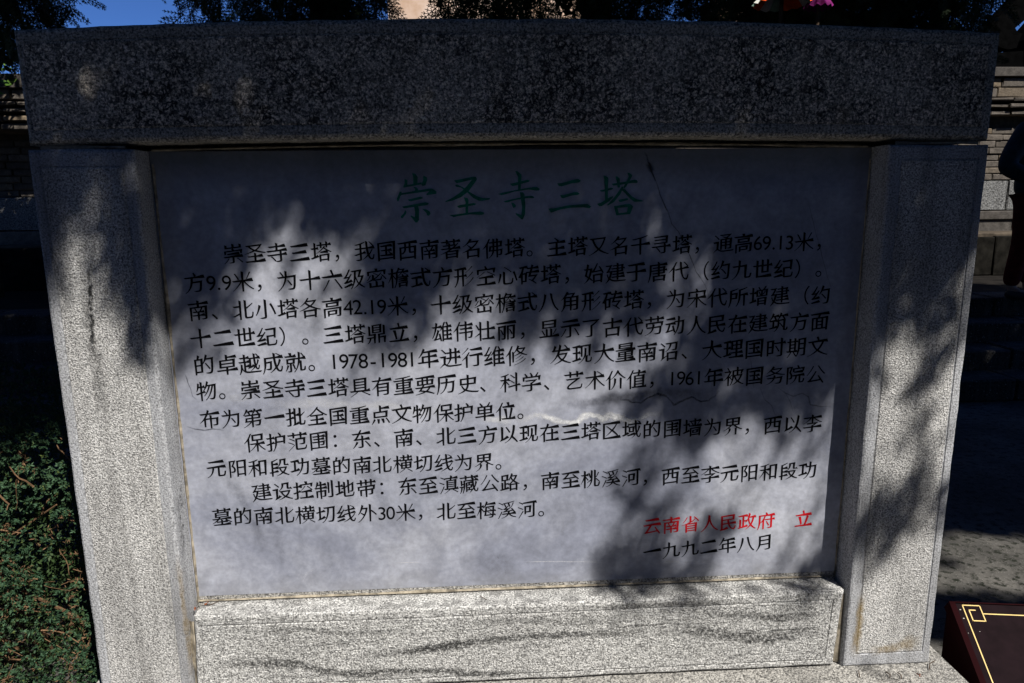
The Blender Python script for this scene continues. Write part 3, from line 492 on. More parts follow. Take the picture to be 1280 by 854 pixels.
def glyph_mesh(c):
    """fill the outlines by winding number, so that overlapping strokes stay solid"""
    if c in GM: return GM[c]
    from mathutils.geometry import delaunay_2d_cdt
    pts = []; edges = []
    for s in glyph(c):
        P = []
        for i, q in enumerate(s):
            r = s[(i + 1) % len(s)]; p0, p1, p2, p3 = q[1], q[2], r[0], r[1]; ch = (p3 - p0)
            straight = ch.length < 1e-5 or (abs((p1 - p0).cross(ch)) + abs((p2 - p0).cross(ch))) / ch.length < .002
            K = 1 if straight else 5
            for k in range(K):
                t = k / K; P.append(p0 * (1 - t) ** 3 + p1 * 3 * t * (1 - t) ** 2 + p2 * 3 * t * t * (1 - t) + p3 * t ** 3)
        b = len(pts); n = len(P); pts += P; edges += [(b + i, b + (i + 1) % n) for i in range(n)]
    V, E_, F, *_r = delaunay_2d_cdt([Vector(p) for p in pts], edges, [], 0, 1e-5)
    A = np.array([pts[i] for i, j in edges]); B = np.array([pts[j] for i, j in edges]); V = np.array([list(v) for v in V]); keep = []
    for f in F:
        x, y = V[list(f)].mean(0); up1 = (A[:, 1] <= y) & (B[:, 1] > y); dn = (A[:, 1] > y) & (B[:, 1] <= y)
        side = (B[:, 0] - A[:, 0]) * (y - A[:, 1]) - (x - A[:, 0]) * (B[:, 1] - A[:, 1])
        if (up1 & (side > 0)).sum() - (dn & (side < 0)).sum() != 0: keep.append(tuple(f))
    GM[c] = (V, keep); return GM[c]
ADV = {**{c: .43 for c in '0123456789'}, '.': .25, '-': .45}
def write(text, A, B, last, mat, name, em_k=.95, rise=.105, yoff=.0006):
    adv = [ADV.get(c, 1.0) for c in text]; pos = []; x = 0
    for a in adv: pos.append(x + a / 2); x += a
    A = np.array(A); B = np.array(B); k = np.linalg.norm(B - A) / (pos[last] - pos[0]); d = (B - A) / np.linalg.norm(B - A); up_ = np.array([-d[1], d[0]])
    em = k * em_k; pm = MB()
    for c, p in zip(text, pos):
        if c in ' \u3000': continue
        V, F = glyph_mesh(c); gx, gy = .5, .37; r_ = rise; fx = fy = 1.0
        if c in '0123456789.-，。、：（）': r_ = 0
        if c in '0123456789.-': gx = (V[:, 0].min() + V[:, 0].max()) / 2; gy = .36; fx = 1.02; fy = 1.02
        cen = A + d * (p - pos[0]) * k + d * random.uniform(-.012, .012) * em + up_ * random.uniform(-.012, .012) * em
        u = (V[:, 0] - gx) * fx; v = (V[:, 1] - gy) * fy + (V[:, 0] - gx) * r_
        P = cen + np.outer(u * em, d) + np.outer(v * em, up_); (pm if c in '.-，。、：（）' else MB()).add([(p_[0], D - yoff, p_[1]) for p_ in P], F) if c in '.-，。、：（）' else MB().add([(p_[0] - cen[0], 0, p_[1] - cen[1]) for p_ in P], F).build(name, mat, panel, loc=(cen[0], D - yoff, cen[1]))
    return pm
random.seed(9); dots = MB()
for i, (txt, A, B, last) in enumerate(LINES):
    red = i == len(LINES) - 2
    pm = write(txt, A, B, last, M['red_ink'] if red else M['ink'], 'red_character' if red else 'character')
    dots.add(pm.v, pm.f)
tag(dots.build('punctuation', M['ink'], panel), kind='stuff')
i = 0
for cnt in (10, 5, 6, 3, 12):
    mb = MB()
    for s in TITLE[i:i + cnt]: mb.add([(x, D - .0006 - i * .00004, z) for x, z in s], [tuple(range(len(s)))]); i += 1
    mb.build('title_character', M['green_ink'], panel)

# ---------------------------------------------------------------- sloping sign board in the lower right corner
M['maroon'] = m_simple('maroon_lacquer', (.013, .0008, .0016), .7, .04, .15, 6, .03); M['face'] = m_simple('dark_brown_board', (.010, .005, .0065), .75, .05, .2, 30, .05); M['dust'] = m_simple('pale_dust', (.4, .38, .34)); M['gold'] = m_simple('gold_line_paint', (.75, .55, .18), .45, .4, .1, 30, .03)
B0 = Vector((1.2067, .12, .3543)); ya = math.radians(8.5); th = math.radians(34)
eu = Vector((math.cos(ya), -math.sin(ya), 0)); nn = Vector((-math.sin(ya), -math.cos(ya), 0)); ev = nn * math.cos(th) - Vector((0, 0, 1)) * math.sin(th); en = eu.cross(ev) * -1
if en.z < 0: en = -en
sg = empty('sign_board', (B0.x, B0.y, 0), label='low sloping dark maroon sign board with gold key-pattern border', cat='sign')
W_, H_ = .92, .46
def bpt(u, v, h=0.0): return B0 - Vector((B0.x, B0.y, 0)) + eu * u + ev * v + en * h
def bbox(mb, u0, u1, v0, v1, h0, h1): 
    P = [bpt(u, v, h) for u in (u0, u1) for v in (v0, v1) for h in (h0, h1)]; mb.add(P, [(0, 1, 3, 2), (4, 6, 7, 5), (0, 4, 5, 1), (2, 3, 7, 6), (0, 2, 6, 4), (1, 5, 7, 3)]); return mb
bbox(MB(), .016, W_ - .016, .004, H_ - .016, -.03, -.002).build('board_face', M['face'], sg)
for a in ((0, .0155, 0, H_), (W_ - .0155, W_, 0, H_)): bbox(MB(), *a, -.035, .002).build('frame_rail', M['maroon'], sg)
for a in ((.016, W_ - .016, -.0, .0035), (.016, W_ - .016, H_ - .0155, H_)): bbox(MB(), *a, -.035, .002).build('frame_rail', M['maroon'], sg)
gl = MB(); g = .0028
def gline(u0, v0, u1, v1): 
    bbox(gl, min(u0, u1) - g / 2, max(u0, u1) + g / 2, min(v0, v1) - g / 2, max(v0, v1) + g / 2, -.002, -.0012)
for (fu, fv) in ((1, 1), (-1, 1), (1, -1), (-1, -1)):
    U = lambda u: u if fu > 0 else W_ - u
    V = lambda v: v if fv > 0 else H_ - v
    for s in ((.034, .0085, .0800, .0085), (.0800, .0085, .0800, .0525), (.0800, .0525, .0470, .0525), (.0470, .0525, .0470, .0220), (.0470, .0220, .0630, .0220)): gline(U(s[0]), V(s[1]), U(s[2]), V(s[3]))
gline(.034, .0085, .034, H_ - .0085); gline(W_ - .034, .0085, W_ - .034, H_ - .0085); gline(.081, .0315, W_ - .081, .0315); gline(.081, H_ - .0315, W_ - .081, H_ - .0315)
ch = MB(); random.seed(8)
for k in range(5): u = random.uniform(.01, .5); v = random.uniform(.01, .3); w = random.uniform(.0008, .0022); bbox(ch, u, u + w, v, v + w * random.uniform(.5, 1.6), -.002, -.0008)
for u, v in ((.0215, .021), (.0215, .046)): bbox(ch, u, u + .004, v, v + .0025, -.002, -.0006)
tag(ch.build('dust_speck', M['dust'], sg), kind='stuff')
gl.build('gold_border', M['gold'], sg)
body = MB()
tb = [bpt(.006, .006, -.036), bpt(W_ - .006, .006, -.036), bpt(W_ - .006, H_ - .01, -.036), bpt(.006, H_ - .01, -.036)]; lo = [Vector((p.x, p.y, 0)) for p in tb]
body.add(tb + lo, [(0, 1, 2, 3), (4, 7, 6, 5), (0, 4, 5, 1), (1, 5, 6, 2), (2, 6, 7, 3), (3, 7, 4, 0)]); body.build('pedestal', M['maroon'], sg)

# ---------------------------------------------------------------- foliage generators
def cluster_quads(centers, radii, K, qw, ql, flat=1.0):
    n = len(centers); c = np.repeat(centers, K, 0); r = np.repeat(radii, K)[:, None]
    d = rng.normal(size=(n * K, 3)); d /= np.linalg.norm(d, axis=1, keepdims=True); rad = rng.random((n * K, 1)) ** .45
    p = c + d * rad * r * np.array([1, 1, flat])
    a = rng.normal(size=(n * K, 3)); a /= np.linalg.norm(a, axis=1, keepdims=True); b = np.cross(a, rng.normal(size=(n * K, 3))); b /= np.linalg.norm(b, axis=1, keepdims=True)
    s = rng.uniform(.6, 1.3, (n * K, 1)); a = a * ql * s / 2; b = b * qw * s / 2
    return np.stack([p - a, p + b, p + a, p - b], 1)
def make_spray(seed, L=.24):
    r = random.Random(seed); q = []
    def seg(p, d, l, w):
        s = Vector((-d.y, d.x, r.uniform(-.3, .3))).normalized() * w / 2; e = p + d * l; q.append([p - s, p + s, e + s * .6, e - s * .6])
    p = Vector((0, 0, 0)); d = Vector((0, 1, 0)); n = 11
    for i in range(n):
        seg(p, d, L / n, .006); t = (i + 1) / n; l = L * .42 * (1 - t * .82) * r.uniform(.75, 1.1)
        for sgn in (-1, 1):
            a = math.radians(48 + r.uniform(-9, 9)) * sgn; dd = Vector((math.sin(a), math.cos(a), r.uniform(-.2, .2))).normalized(); m = max(2, int(l / .016)); pp = p.copy(); dk = dd
            for k in range(m):
                seg(pp, dk, l / m, .0048)
                for s2 in (-1, 1):
                    a2 = math.atan2(dk.x, dk.y) + math.radians(42) * s2; d2 = Vector((math.sin(a2), math.cos(a2), r.uniform(-.2, .2))).normalized(); seg(pp, d2, .017 * (1 - .5 * k / m), .0042)
                pp = pp + dk * l / m
        p = p + d * L / n; d = (d + Vector((r.uniform(-.08, .08), 0, -.04))).normalized()
    return np.array([[list(x) for x in qq] for qq in q])
SPR = [make_spray(i) for i in range(5)]
def place_sprays(pts, dirs, scales):
    out = []
    for k in range(len(SPR)):
        idx = np.arange(len(pts)) % len(SPR) == k; P = pts[idx]; Dd = dirs[idx]; S = scales[idx]
        if not len(P): continue
        y = Dd / np.linalg.norm(Dd, axis=1, keepdims=True); x = np.cross(y, rng.normal(size=y.shape)); x /= np.linalg.norm(x, axis=1, keepdims=True); z = np.cross(x, y)
        R = np.stack([x, y, z], 1)     # rows
        q = np.einsum('qvc,ncd->nqvd', SPR[k], R) * S[:, None, None, None] + P[:, None, None, :]; out.append(q.reshape(-1, 4, 3))
    return np.concatenate(out)
M['bark'] = m_simple('cypress_bark', (.07, .05, .035), .95, .05, .4, 25, .8, .02)
M['cypress'] = m_leaf('dark_cypress_leaf', (.018, .035, .014), (.035, .06, .022)); M['canopy'] = m_leaf('canopy_leaf', (.02, .045, .015), (.04, .07, .02))
M['bright_leaf'] = m_leaf('bright_young_leaf', (.07, .16, .02), (.14, .26, .04))
def inpoly(x, z, P):
    c = np.zeros(x.shape, bool); n = len(P)
    for i in range(n):
        x0, z0 = P[i]; x1, z1 = P[(i + 1) % n]
        if z0 == z1: continue
        m = ((z0 > z) != (z1 > z)) & (x < (x1 - x0) * (z - z0) / (z1 - z0) + x0); c ^= m
    return c
def pdist(x, z, P):
    best = np.full(x.shape, 1e9); n = len(P)
    for i in range(n):
        a = np.array(P[i]); b = np.array(P[(i + 1) % n]); ab = b - a; t = np.clip(((x - a[0]) * ab[0] + (z - a[1]) * ab[1]) / max(1e-9, ab @ ab), 0, 1)
        best = np.minimum(best, np.hypot(x - a[0] - t * ab[0], z - a[1] - t * ab[1]))
    return best
OG = np.array([[int(c) for c in r_] for r_ in OPEN], float)
def openness(x, z):
    i = np.clip((x + 1.3) / .04, 0, 64.99); j = np.clip((z - .12) / .04, 0, 44.99); a = i.astype(int); b = j.astype(int); fx = i - a; fz = j - b
    return (OG[b, a] * (1 - fx) + OG[b, a + 1] * fx) * (1 - fz) + (OG[b + 1, a] * (1 - fx) + OG[b + 1, a + 1] * fx) * fz
def lit_sdf(x, z): return np.minimum(1.18 - np.abs(x), np.minimum(1.74 - z, z + .5))
HOLES = [(3.62, 6.58, .28, .22), (2.42, 1.2, .24, .10), (2.78, 1.27, .12, .07), (2.7, 1.62, .09, .035)]
def hole_sdf(x, z):
    d = np.full(x.shape, -1e9)
    for cx, cz, rx, rz in HOLES: d = np.maximum(d, (1 - np.sqrt(((x - cx) / rx) ** 2 + ((z - cz) / rz) ** 2)) * min(rx, rz))
    d = np.maximum(d, np.minimum(.26 - np.abs(x - 1.44), .35 - np.abs(z - .25)))
    return np.maximum(d, np.maximum(np.minimum(np.minimum(.08 - z, z + .4), 1.3 - np.abs(x - .05)), np.minimum(.8 - np.abs(x + 1.92), .8 - np.abs(z - .62))))
def fullsdf(x, z): return np.maximum(lit_sdf(x, z), hole_sdf(x, z))
# ---- shade tree standing behind the viewer: its boughs shade the stele
tree = empty('shade_tree', (6.6, -3.6, 0), label='tall cypress behind the viewer whose boughs shade the stele', cat='tree')
mb = MB(); mb.tube([(0, 0, -.1), (.05, .1, 1.5), (-.1, .2, 3.2), (-.1, .3, 5), (-.3, .5, 8.5)], [.3, .23, .19, .14, .05], 12); mb.build('trunk', M['bark'], tree, True)
mb = MB()
for (tx, ty, tz, h) in ((-3.0, 3.6, 6.8, 5.2), (-2, 6.2, 6.2, 4.8), (-4.5, 5.2, 7.2, 5.6), (.8, 5, 6, 4.5), (-1.2, 2.6, 6.6, 5.8)):
    mb.tube([(-.1, .3, h), (tx * .3, ty * .5, h + (tz - h) * .6), (tx * .7, ty * .8, tz - .1), (tx, ty, tz)], [.08, .05, .03, .012], 7)
mb.build('limb', M['bark'], tree, True)
# coarse mass
n = 19000; X = rng.uniform(-4.5, 8.2, n); Z = rng.uniform(-5.0, 10.3, n); zz = rng.uniform(3.9, 7.6, n)
s = (zz - Z) / 1.44; P = np.stack([X + .66 * s, -s, zz], 1); ok = (s < 7.5) & (s > -4.2) & (fullsdf(X, Z) < -.42) & ~((s > -4.5) & (zz < 4.4 - np.minimum(0, s) * .35))
P = P[ok][:8400]; coarse = cluster_quads(P, rng.uniform(.2, .34, len(P)), 34, .085, .13)
# second pass: medium clumps close to the gaps
n = 22000; X = rng.uniform(-2.6, 5.2, n); Z = rng.uniform(.05, 4.2, n); s = rng.uniform(2.3, 4.2, n); f_ = fullsdf(X, Z); ok = (f_ < -.15) & (Z + 1.44 * s > 3.0)
P = np.stack([X + .66 * s, -s, Z + 1.44 * s], 1)[ok][:13000]; medium = cluster_quads(P, np.full(len(P), .11), 16, .035, .075)
# fine drooping twigs: they draw the feathery dapple on the stone
n = 80000; X = rng.uniform(-1.5, 1.6, n); Z = rng.uniform(.1, 2.15, n); s = np.maximum(rng.uniform(1.55, 2.7, n), (2.8 - Z) / 1.44)
op = openness(X, Z); inside = (np.abs(X) < 1.26) & (Z < 1.92); hs = hole_sdf(X, Z)
nz_ = np.array([mn.noise(Vector((a * 17 - b * 5, b * 3.5, 7))) + .5 * mn.noise(Vector((a * 30, b * 9, 2))) for a, b in zip(X, Z)])
od = -np.log((np.clip(op, 0, 9) / 9) ** 2 + .006); od = od * (1 + 1.15 * nz_ * np.clip(1.15 - od / 5.2, 0, 1)); od = od * np.where(od > 3, 1.25, 1.0); od = np.where(op > 8.6, 0, od); od = np.where(inside, od, np.where(hs > 0, 0, 4.8))
rho = np.clip(od, 0, 6.5) / .0022; ok = rng.random(n) < rho / (n / (3.1 * 2.05)) * .85
ok &= ~((Z < .2)); P = np.stack([X + .66 * s, -s, Z + 1.44 * s], 1)[ok]; 
K = 9; c = np.repeat(P, K, 0) + rng.normal(0, .018, (len(P) * K, 3)); a = rng.normal(0, .45, (len(c), 3)) + np.array([.1, 0, -1]); a /= np.linalg.norm(a, axis=1, keepdims=True); b = np.cross(a, rng.normal(size=a.shape)); b /= np.linalg.norm(b, axis=1, keepdims=True)
sc_ = rng.uniform(.6, 1.3, (len(c), 1)); fine = np.stack([c - a * .024 * sc_, c + b * .009 * sc_, c + a * .024 * sc_, c - b * .009 * sc_], 1)
cq = np.concatenate([coarse, medium, fine]); cq = cq[cq[:, :, 2].min(1) > 2.7]
cr = quads_mesh('crown', cq - np.array([6.6, -3.6, 0])); link('crown', cr, M['canopy'], tree)

# ---- unseen evergreens added behind and beside the viewer to cut the sky light
for i, (x, y, h, lab) in enumerate(((-9, -7.5, 8.5, 'broad evergreen added at the far left behind the viewer to cut sky light'), (-4.6, -9.5, 9.0, 'tall evergreen added left behind the viewer to cut sky light'), (-.4, -10.5, 9.5, 'tall evergreen added straight behind the viewer to cut sky light'), (4.2, -10, 9.0, 'evergreen added right behind the viewer to cut sky light'),
        (8.8, -8, 8.5, 'broad evergreen added at the far right behind the viewer to cut sky light'), (-9.5, -2.5, 7.5, 'unseen evergreen added on the left side to cut sky light'), (11.0, -2.5, 7.5, 'unseen evergreen added on the right side to cut sky light'))):
    t = empty('sky_screen_tree', (x, y, 0), label=lab, cat='tree', group='unseen trees cutting the sky light')
    m = MB(); m.tube([(0, 0, -.1), (.05, 0, h * .4), (0, 0, h * .9)], [.22, .16, .04], 10); m.build('trunk', M['bark'], t, True)
    k = 1150; zz = rng.random(k) ** .9; rr = 2.7 * (1 - zz * .75) * rng.random(k) ** .4; an = rng.uniform(0, 6.283, k)
    link('crown', quads_mesh('crown', cluster_quads(np.stack([rr * np.cos(an), rr * np.sin(an), .3 + zz * h], 1), np.full(k, .35), 22, .12, .2)), M['cypress'], t)

# ---- cypress trees behind the stele: boughs hang into the top of the view
def back_tree(name, label, base, H, blobs, fringe, nf, dens, leafmat='cypress', lean=(0, 0), trunk=.16, seed=1):
    t = empty(name, base, label=label, cat='tree', group='trees behind the stele'); bx, by, bz = base
    mb = MB(); mb.tube([(0, 0, -.1), (lean[0] * .3, 0, H * .3), (lean[0] * .7, lean[1] * .6, H * .65), (lean[0], lean[1], H)], [trunk, trunk * .8, trunk * .5, .03], 10); mb.build('trunk', M['bark'], t, True)
    mb = MB(); r = random.Random(seed)
    for k in range(7):
        c = r.choice(blobs); h = H * r.uniform(.3, .6); mb.tube([(lean[0] * .5, 0, h), ((c[0] - bx) * .5, (c[1] - by) * .5, h + .5), (c[0] - bx + r.uniform(-.4, .4), c[1] - by, c[2] - bz)], [.05, .03, .01], 6)
    mb.build('limb', M['bark'], t, True)
    allq = []
    for (cx, cy, cz, rx, ry, rz) in blobs:
        n = int(dens * rx * ry * rz); d = rng.normal(size=(n, 3)); d /= np.linalg.norm(d, axis=1, keepdims=True); p = np.array([cx, cy, cz]) + d * (rng.random((n, 1)) ** .4) * np.array([rx, ry, rz]); allq.append(cluster_quads(p, rng.uniform(.15, .28, n), 26, .05, .12))
    for (x0, x1, y0, y1, z0, z1, k) in fringe:
        n = int(nf * k); p = np.stack([rng.uniform(x0, x1, n), rng.uniform(y0, y1, n), rng.uniform(z0, z1, n)], 1); dr = np.stack([rng.normal(0, .5, n), rng.normal(0, .5, n), rng.uniform(-1.1, -.2, n)], 1); allq.append(place_sprays(p, dr, rng.uniform(.8, 1.5, n)))
    q = np.concatenate(allq) - np.array(base); link('crown', quads_mesh('crown', q), M[leafmat], t); return t
back_tree('cypress_tree', 'dark cypress with fine drooping sprays over the left top of the stele', (-1.15, 3.9, .65), 6.2, [(-1.2, 4.1, 4.6, 1.25, 1.3, 1.5)], [(-2.25, -.75, 3.2, 4.4, 2.95, 3.9, 1), (-1.7, -.9, 3.4, 4.4, 2.6, 3.1, .55), (-2.2, -.7, 3.3, 4.5, 2.75, 3.2, .45)], 330, 90, seed=1)
back_tree('cypress_tree', 'dense dark cypress behind the middle of the lintel', (.9, 4.3, .65), 7.0, [(.8, 4.4, 4.9, 2.0, 1.5, 1.9), (1.5, 4.7, 3.2, .5, .5, .55), (-.15, 4.5, 3.2, .22, .3, .5)], [(-.3, .25, 3.3, 4.4, 2.75, 3.6, .6), (.15, 2.3, 3.3, 4.6, 2.5, 3.6, 2.6)], 420, 75, seed=2)
back_tree('cypress_tree', 'thick dark cypress behind the right end of the lintel', (3.05, 3.9, .5), 6.8, [(2.7, 4.1, 4.7, .95, 1.4, 1.8), (2.6, 4.2, 3.15, .9, .8, .65), (3.15, 4.0, 3.2, .42, .45, .6)], [(1.9, 3.58, 3.3, 4.0, 2.5, 3.5, 3.4)], 420, 110, seed=3, lean=(.2, 0))
back_tree('cypress_tree', 'dark cypress with lacy frond tips in the top left corner', (-4.6, 3.8, .5), 6.5, [(-4.3, 3.9, 4.4, 1.35, 1.3, 1.7), (-3.95, 4.0, 3.1, .8, .7, .5)], [(-4.1, -3.05, 3.2, 4.2, 2.55, 3.6, 1.8), (-3.1, -2.72, 3.3, 3.8, 2.8, 3.4, .12)], 420, 90, seed=4)
back_tree('leafy_shrub', 'bright green leafy shrub above the left wall coping', (-4.7, 5.4, .65), 2.2, [(-4.72, 5.4, 2.85, .36, .25, .2)], [(-4.7, -4.5, 5.3, 5.5, 2.8, 2.9, .02)], 420, 700, leafmat='bright_leaf', trunk=.03, seed=5)
# one small bough hanging into the sky gap
hb = place_sprays(np.array([[-2.42, 3.3, 2.98], [-2.36, 3.3, 2.92], [-2.48, 3.35, 3.05], [-2.3, 3.3, 2.86], [-2.4, 3.3, 3.1], [-2.62, 3.3, 3.1]]), np.array([[.5, 0, -.8], [.7, 0, -.5], [.2, 0, -.9], [.5, 0, -.7], [.1, .1, -1], [.3, 0, -.9]]), np.array([.7, .6, .8, .45, .9, .6]))

# ---- juniper hedge at the left
hedge = empty('juniper_hedge', (-1.9, .5, 0), label='clipped juniper hedge with brown twigs beside the left post', cat='hedge')
M['juniper'] = m_leaf('juniper_scale_leaf', (.026, .062, .03), (.055, .11, .055), (.10, .13, .035), 7); M['dead'] = m_simple('dead_juniper_twig', (.17, .10, .055), .9, .1, .4, 40, .3)
HB = (-1.9, .5)
def hedge_pt(n):
    x = rng.uniform(-2.9, -1.165, n); h = rng.uniform(0, 1, n); side = rng.random(n) < .72
    z = np.where(side, rng.uniform(.03, .90, n), .885); y = np.where(side, .15 + .10 * (z / .9) ** 3, rng.uniform(.2, 1.1, n))
    bl = np.array([mn.noise(Vector((a * 5.5, b * 5.5, c * 5.5))) for a, b, c in zip(x, y, z)]); fine_ = np.array([mn.noise(Vector((a * 17 + 5, b * 17, c * 17))) for a, b, c in zip(x, y, z)])
    dz = bl * .07 + fine_ * .03; y = y - np.where(side, dz, 0); z = z + np.where(side, 0, dz)
    return x, y, z, bl, fine_, side
x, y, z, bl, fn, side = hedge_pt(15000)
lowgap = np.exp(-((z - .46) / .13) ** 2) * .6
keep = (bl + fn * .5 > -.22 + lowgap * .6); x, y, z = x[keep], y[keep], z[keep]; n = len(x)
P = np.stack([x - HB[0], y - HB[1], z], 1); P += rng.normal(0, .012, P.shape)
K = 12; c = np.repeat(P, K, 0); outw = np.repeat(np.stack([rng.normal(0, .45, n), -rng.uniform(.3, 1, n), rng.uniform(.1, 1.0, n)], 1), K, 0) + rng.normal(0, .55, (n * K, 3)); outw /= np.linalg.norm(outw, axis=1, keepdims=True)
L_ = rng.uniform(.005, .012, (n * K, 1)); sd_ = np.cross(outw, rng.normal(size=outw.shape)); sd_ /= np.linalg.norm(sd_, axis=1, keepdims=True); sd_ *= .0018
q = np.stack([c - sd_ * .7, c + outw * L_ * .5 + sd_, c + outw * L_, c + outw * L_ * .5 - sd_], 1)
q2 = np.stack([c + outw * L_ * .3 - np.cross(outw, sd_), c + outw * L_ * .7 + sd_ * 1.2, c + outw * L_ * 1.25, c + outw * L_ * .6 - sd_ * 1.2], 1)
tag(link('foliage', quads_mesh('foliage', np.concatenate([q, q2])), M['juniper'], hedge), kind='stuff')
core = cluster_quads(np.stack([rng.uniform(-2.85, -1.2, 1600) - HB[0], rng.uniform(.27, 1.05, 1600) - HB[1], rng.uniform(.0, .8, 1600)], 1), np.full(1600, .07), 40, .008, .016); tag(link('inner_foliage', quads_mesh('inner_foliage', core), M['canopy'], hedge), kind='stuff')
tw = MB(); random.seed(21)
for k in range(210):
    x = random.uniform(-2.3, -1.18); z = random.uniform(.05, .92) if k < 90 else random.uniform(.02, .55); y = .13 + random.uniform(.0, .10) if z < .6 else .10 + random.uniform(.04, .12)
    p = Vector((x, y, z)); pts = [p]; d = Vector((random.uniform(-1, 1), random.uniform(-.3, .1), random.uniform(-.5, .9))).normalized()
    for j in range(random.randint(3, 6)): d = (d + Vector((random.uniform(-.5, .5), random.uniform(-.2, .2), random.uniform(-.4, .4)))).normalized(); pts.append(pts[-1] + d * random.uniform(.008, .028))
    r0 = random.choice((.0008, .0012, .0016, .0025)); tw.tube([q_ - Vector((HB[0], HB[1], 0)) for q_ in pts], [r0 * (1 - .6 * i / len(pts)) for i in range(len(pts))], 5)
for k in range(26):
    x = random.uniform(-2.6, -1.25); p = [Vector((x, .55, 0)), Vector((x + random.uniform(-.1, .1), .4, .25)), Vector((x + random.uniform(-.25, .25), .26, .45)), Vector((x + random.uniform(-.3, .3), .2, .7))]; tw.tube([q_ - Vector((HB[0], HB[1], 0)) for q_ in p], [.009, .006, .004, .002], 6)
tag(tw.build('twigs', M['dead'], hedge), kind='stuff')
x, y, z, bl, fn, side = hedge_pt(5200); k_ = (fn > .16) | ((z < .6) & (bl < -.08) & (rng.random(len(z)) < .5)); P = np.stack([x[k_] - HB[0], y[k_] - HB[1] + .0, z[k_]], 1)
tag(link('dead_sprigs', quads_mesh('dead_sprigs', cluster_quads(P, np.full(len(P), .012), 7, .0025, .011)), M['dead'], hedge), kind='stuff')

# ---------------------------------------------------------------- pagodas far behind
M['plaster'] = m_simple('pale_pagoda_plaster', (.60, .40, .26), .9, .1, .12, .6, .1, .02, (.72, .55, .42)); M['ochre'] = m_simple('ochre_brick_band', (.45, .22, .10), .9, .1, .3, 2, .2); M['tile'] = m_simple('grey_roof_tile', (.09, .085, .08), .85, .1, .3, 3, .3)
def tower(label, cx, cy, w, sides, body, tiers, tier_h, shrink):
    t = empty('pagoda', (cx, cy, 0), label=label, cat='pagoda')
    def prism(r0, r1, z0, z1):
        m = MB(); o_ = math.pi / sides; v = [(r * math.cos(2 * math.pi * k / sides + o_), r * math.sin(2 * math.pi * k / sides + o_), z) for r, z in ((r0, z0), (r1, z1)) for k in range(sides)]
        m.add(v, [(k, (k + 1) % sides, sides + (k + 1) % sides, sides + k) for k in range(sides)] + [tuple(range(sides))[::-1], tuple(range(sides, 2 * sides))]); return m
    R = w / 2 / math.cos(math.pi / sides)
    prism(R * 1.5, R * 1.45, 0, 2.2).build('platform', M['ochre'], t); prism(R * 1.02, R, 2.203, body).build('wall', M['plaster'], t)
    prism(R * 1.025, R * 1.022, 6.0, 6.5).build('band', M['ochre'], t)
    z = body
    for k in range(tiers):
        r = R * (1 - shrink * (k / tiers) ** 2); 
        prism(r * 1.0, r * 1.14, z + .003, z + tier_h * .28).build('eave', M['ochre'] if k % 2 == 0 else M['tile'], t); prism(r * .97, r * .965, z + tier_h * .28 + .003, z + tier_h).build('wall', M['plaster'], t)
        for q in range(sides):
            a = 2 * math.pi * q / sides; d = r * .968 * math.cos(math.pi / sides); m = MB(); m.box(d - .1, d + .02, -w * .05, w * .05, z + tier_h * .45, z + tier_h * .85, Matrix.Rotation(a, 4, 'Z')); m.build('window', M['tile'], t)
        z += tier_h
    m = MB(); m.tube([(0, 0, z), (0, 0, z + 1), (0, 0, z + 3), (0, 0, z + 6)], [w * .12, w * .16, w * .05, .05], 12); m.build('spire', M['tile'], t)
tower('great square pale pagoda glimpsed above the middle of the lintel', 1.1, 51, 12.1, 4, 21, 15, 2.3, .55)
tower('slender octagonal pagoda glimpsed between branches right of centre', 24.5, 64, 5.6, 8, 20, 9, 2.2, .5)

# ---------------------------------------------------------------- upturned roof corner beyond the right wall
M['dark_tile'] = m_simple('shade_black_roof_tile', (.003, .003, .003), .95, .0, .3, 12, .4, .01)  # shade of the silhouetted roof is put into this near-black colour
gr = empty('gate_roof', (8.0, 7.5, 1.09), label='upturned roof corner with its shade coloured black, beyond the right end of the stele', cat='roof')
def ext(name, prof, y0, y1):
    k = 9.117 / 7.217; prof = [(-.1267 + (x + .1267) * k, 1.475 + (z - 1.475) * k) for x, z in prof]; y0 += 1.9; y1 += 1.9
    n = len(prof); v = [(x - 8.0, y - 7.5, z - 1.09) for y in (y0, y1) for x, z in prof]
    MB().add(v, [tuple(range(n)), tuple(range(n, 2 * n))[::-1]] + [(k, k + n, (k + 1) % n + n, (k + 1) % n) for k in range(n)]).build(name, M['dark_tile'], gr)
ext('ridge_horn', [(5.11, 3.13), (5.209, 2.997), (5.331, 2.966), (5.422, 2.982), (5.443, 3.073), (5.471, 3.119), (5.41, 3.134), (5.38, 3.171), (5.50, 3.27), (5.8, 3.62), (6.0, 3.95), (5.75, 3.95), (5.35, 3.43), (5.206, 3.283), (5.13, 3.22)], 5.6, 5.85)
ext('eave_board', [(5.12, 2.79), (5.507, 2.79), (5.485, 2.951), (5.251, 2.936), (5.12, 2.93)], 5.58, 5.88)
ext('roof_slope', [(5.62, 2.85), (8.6, 2.85), (8.6, 3.0), (8.2, 3.9), (6.3, 3.9), (5.64, 3.1)], 5.62, 6.2)
for k in range(14): ext('roof_tile', [(5.72 + k * .2, 3.002), (5.86 + k * .2, 3.002), (6.35 + k * .135, 3.88), (6.15 + k * .135, 3.88)], 5.56, 5.619)
for px_ in (7.4, 8.4): ext('pillar', [(px_, 1.09), (px_ + .16, 1.09), (px_ + .16, 2.849), (px_, 2.849)], 5.98, 6.14)

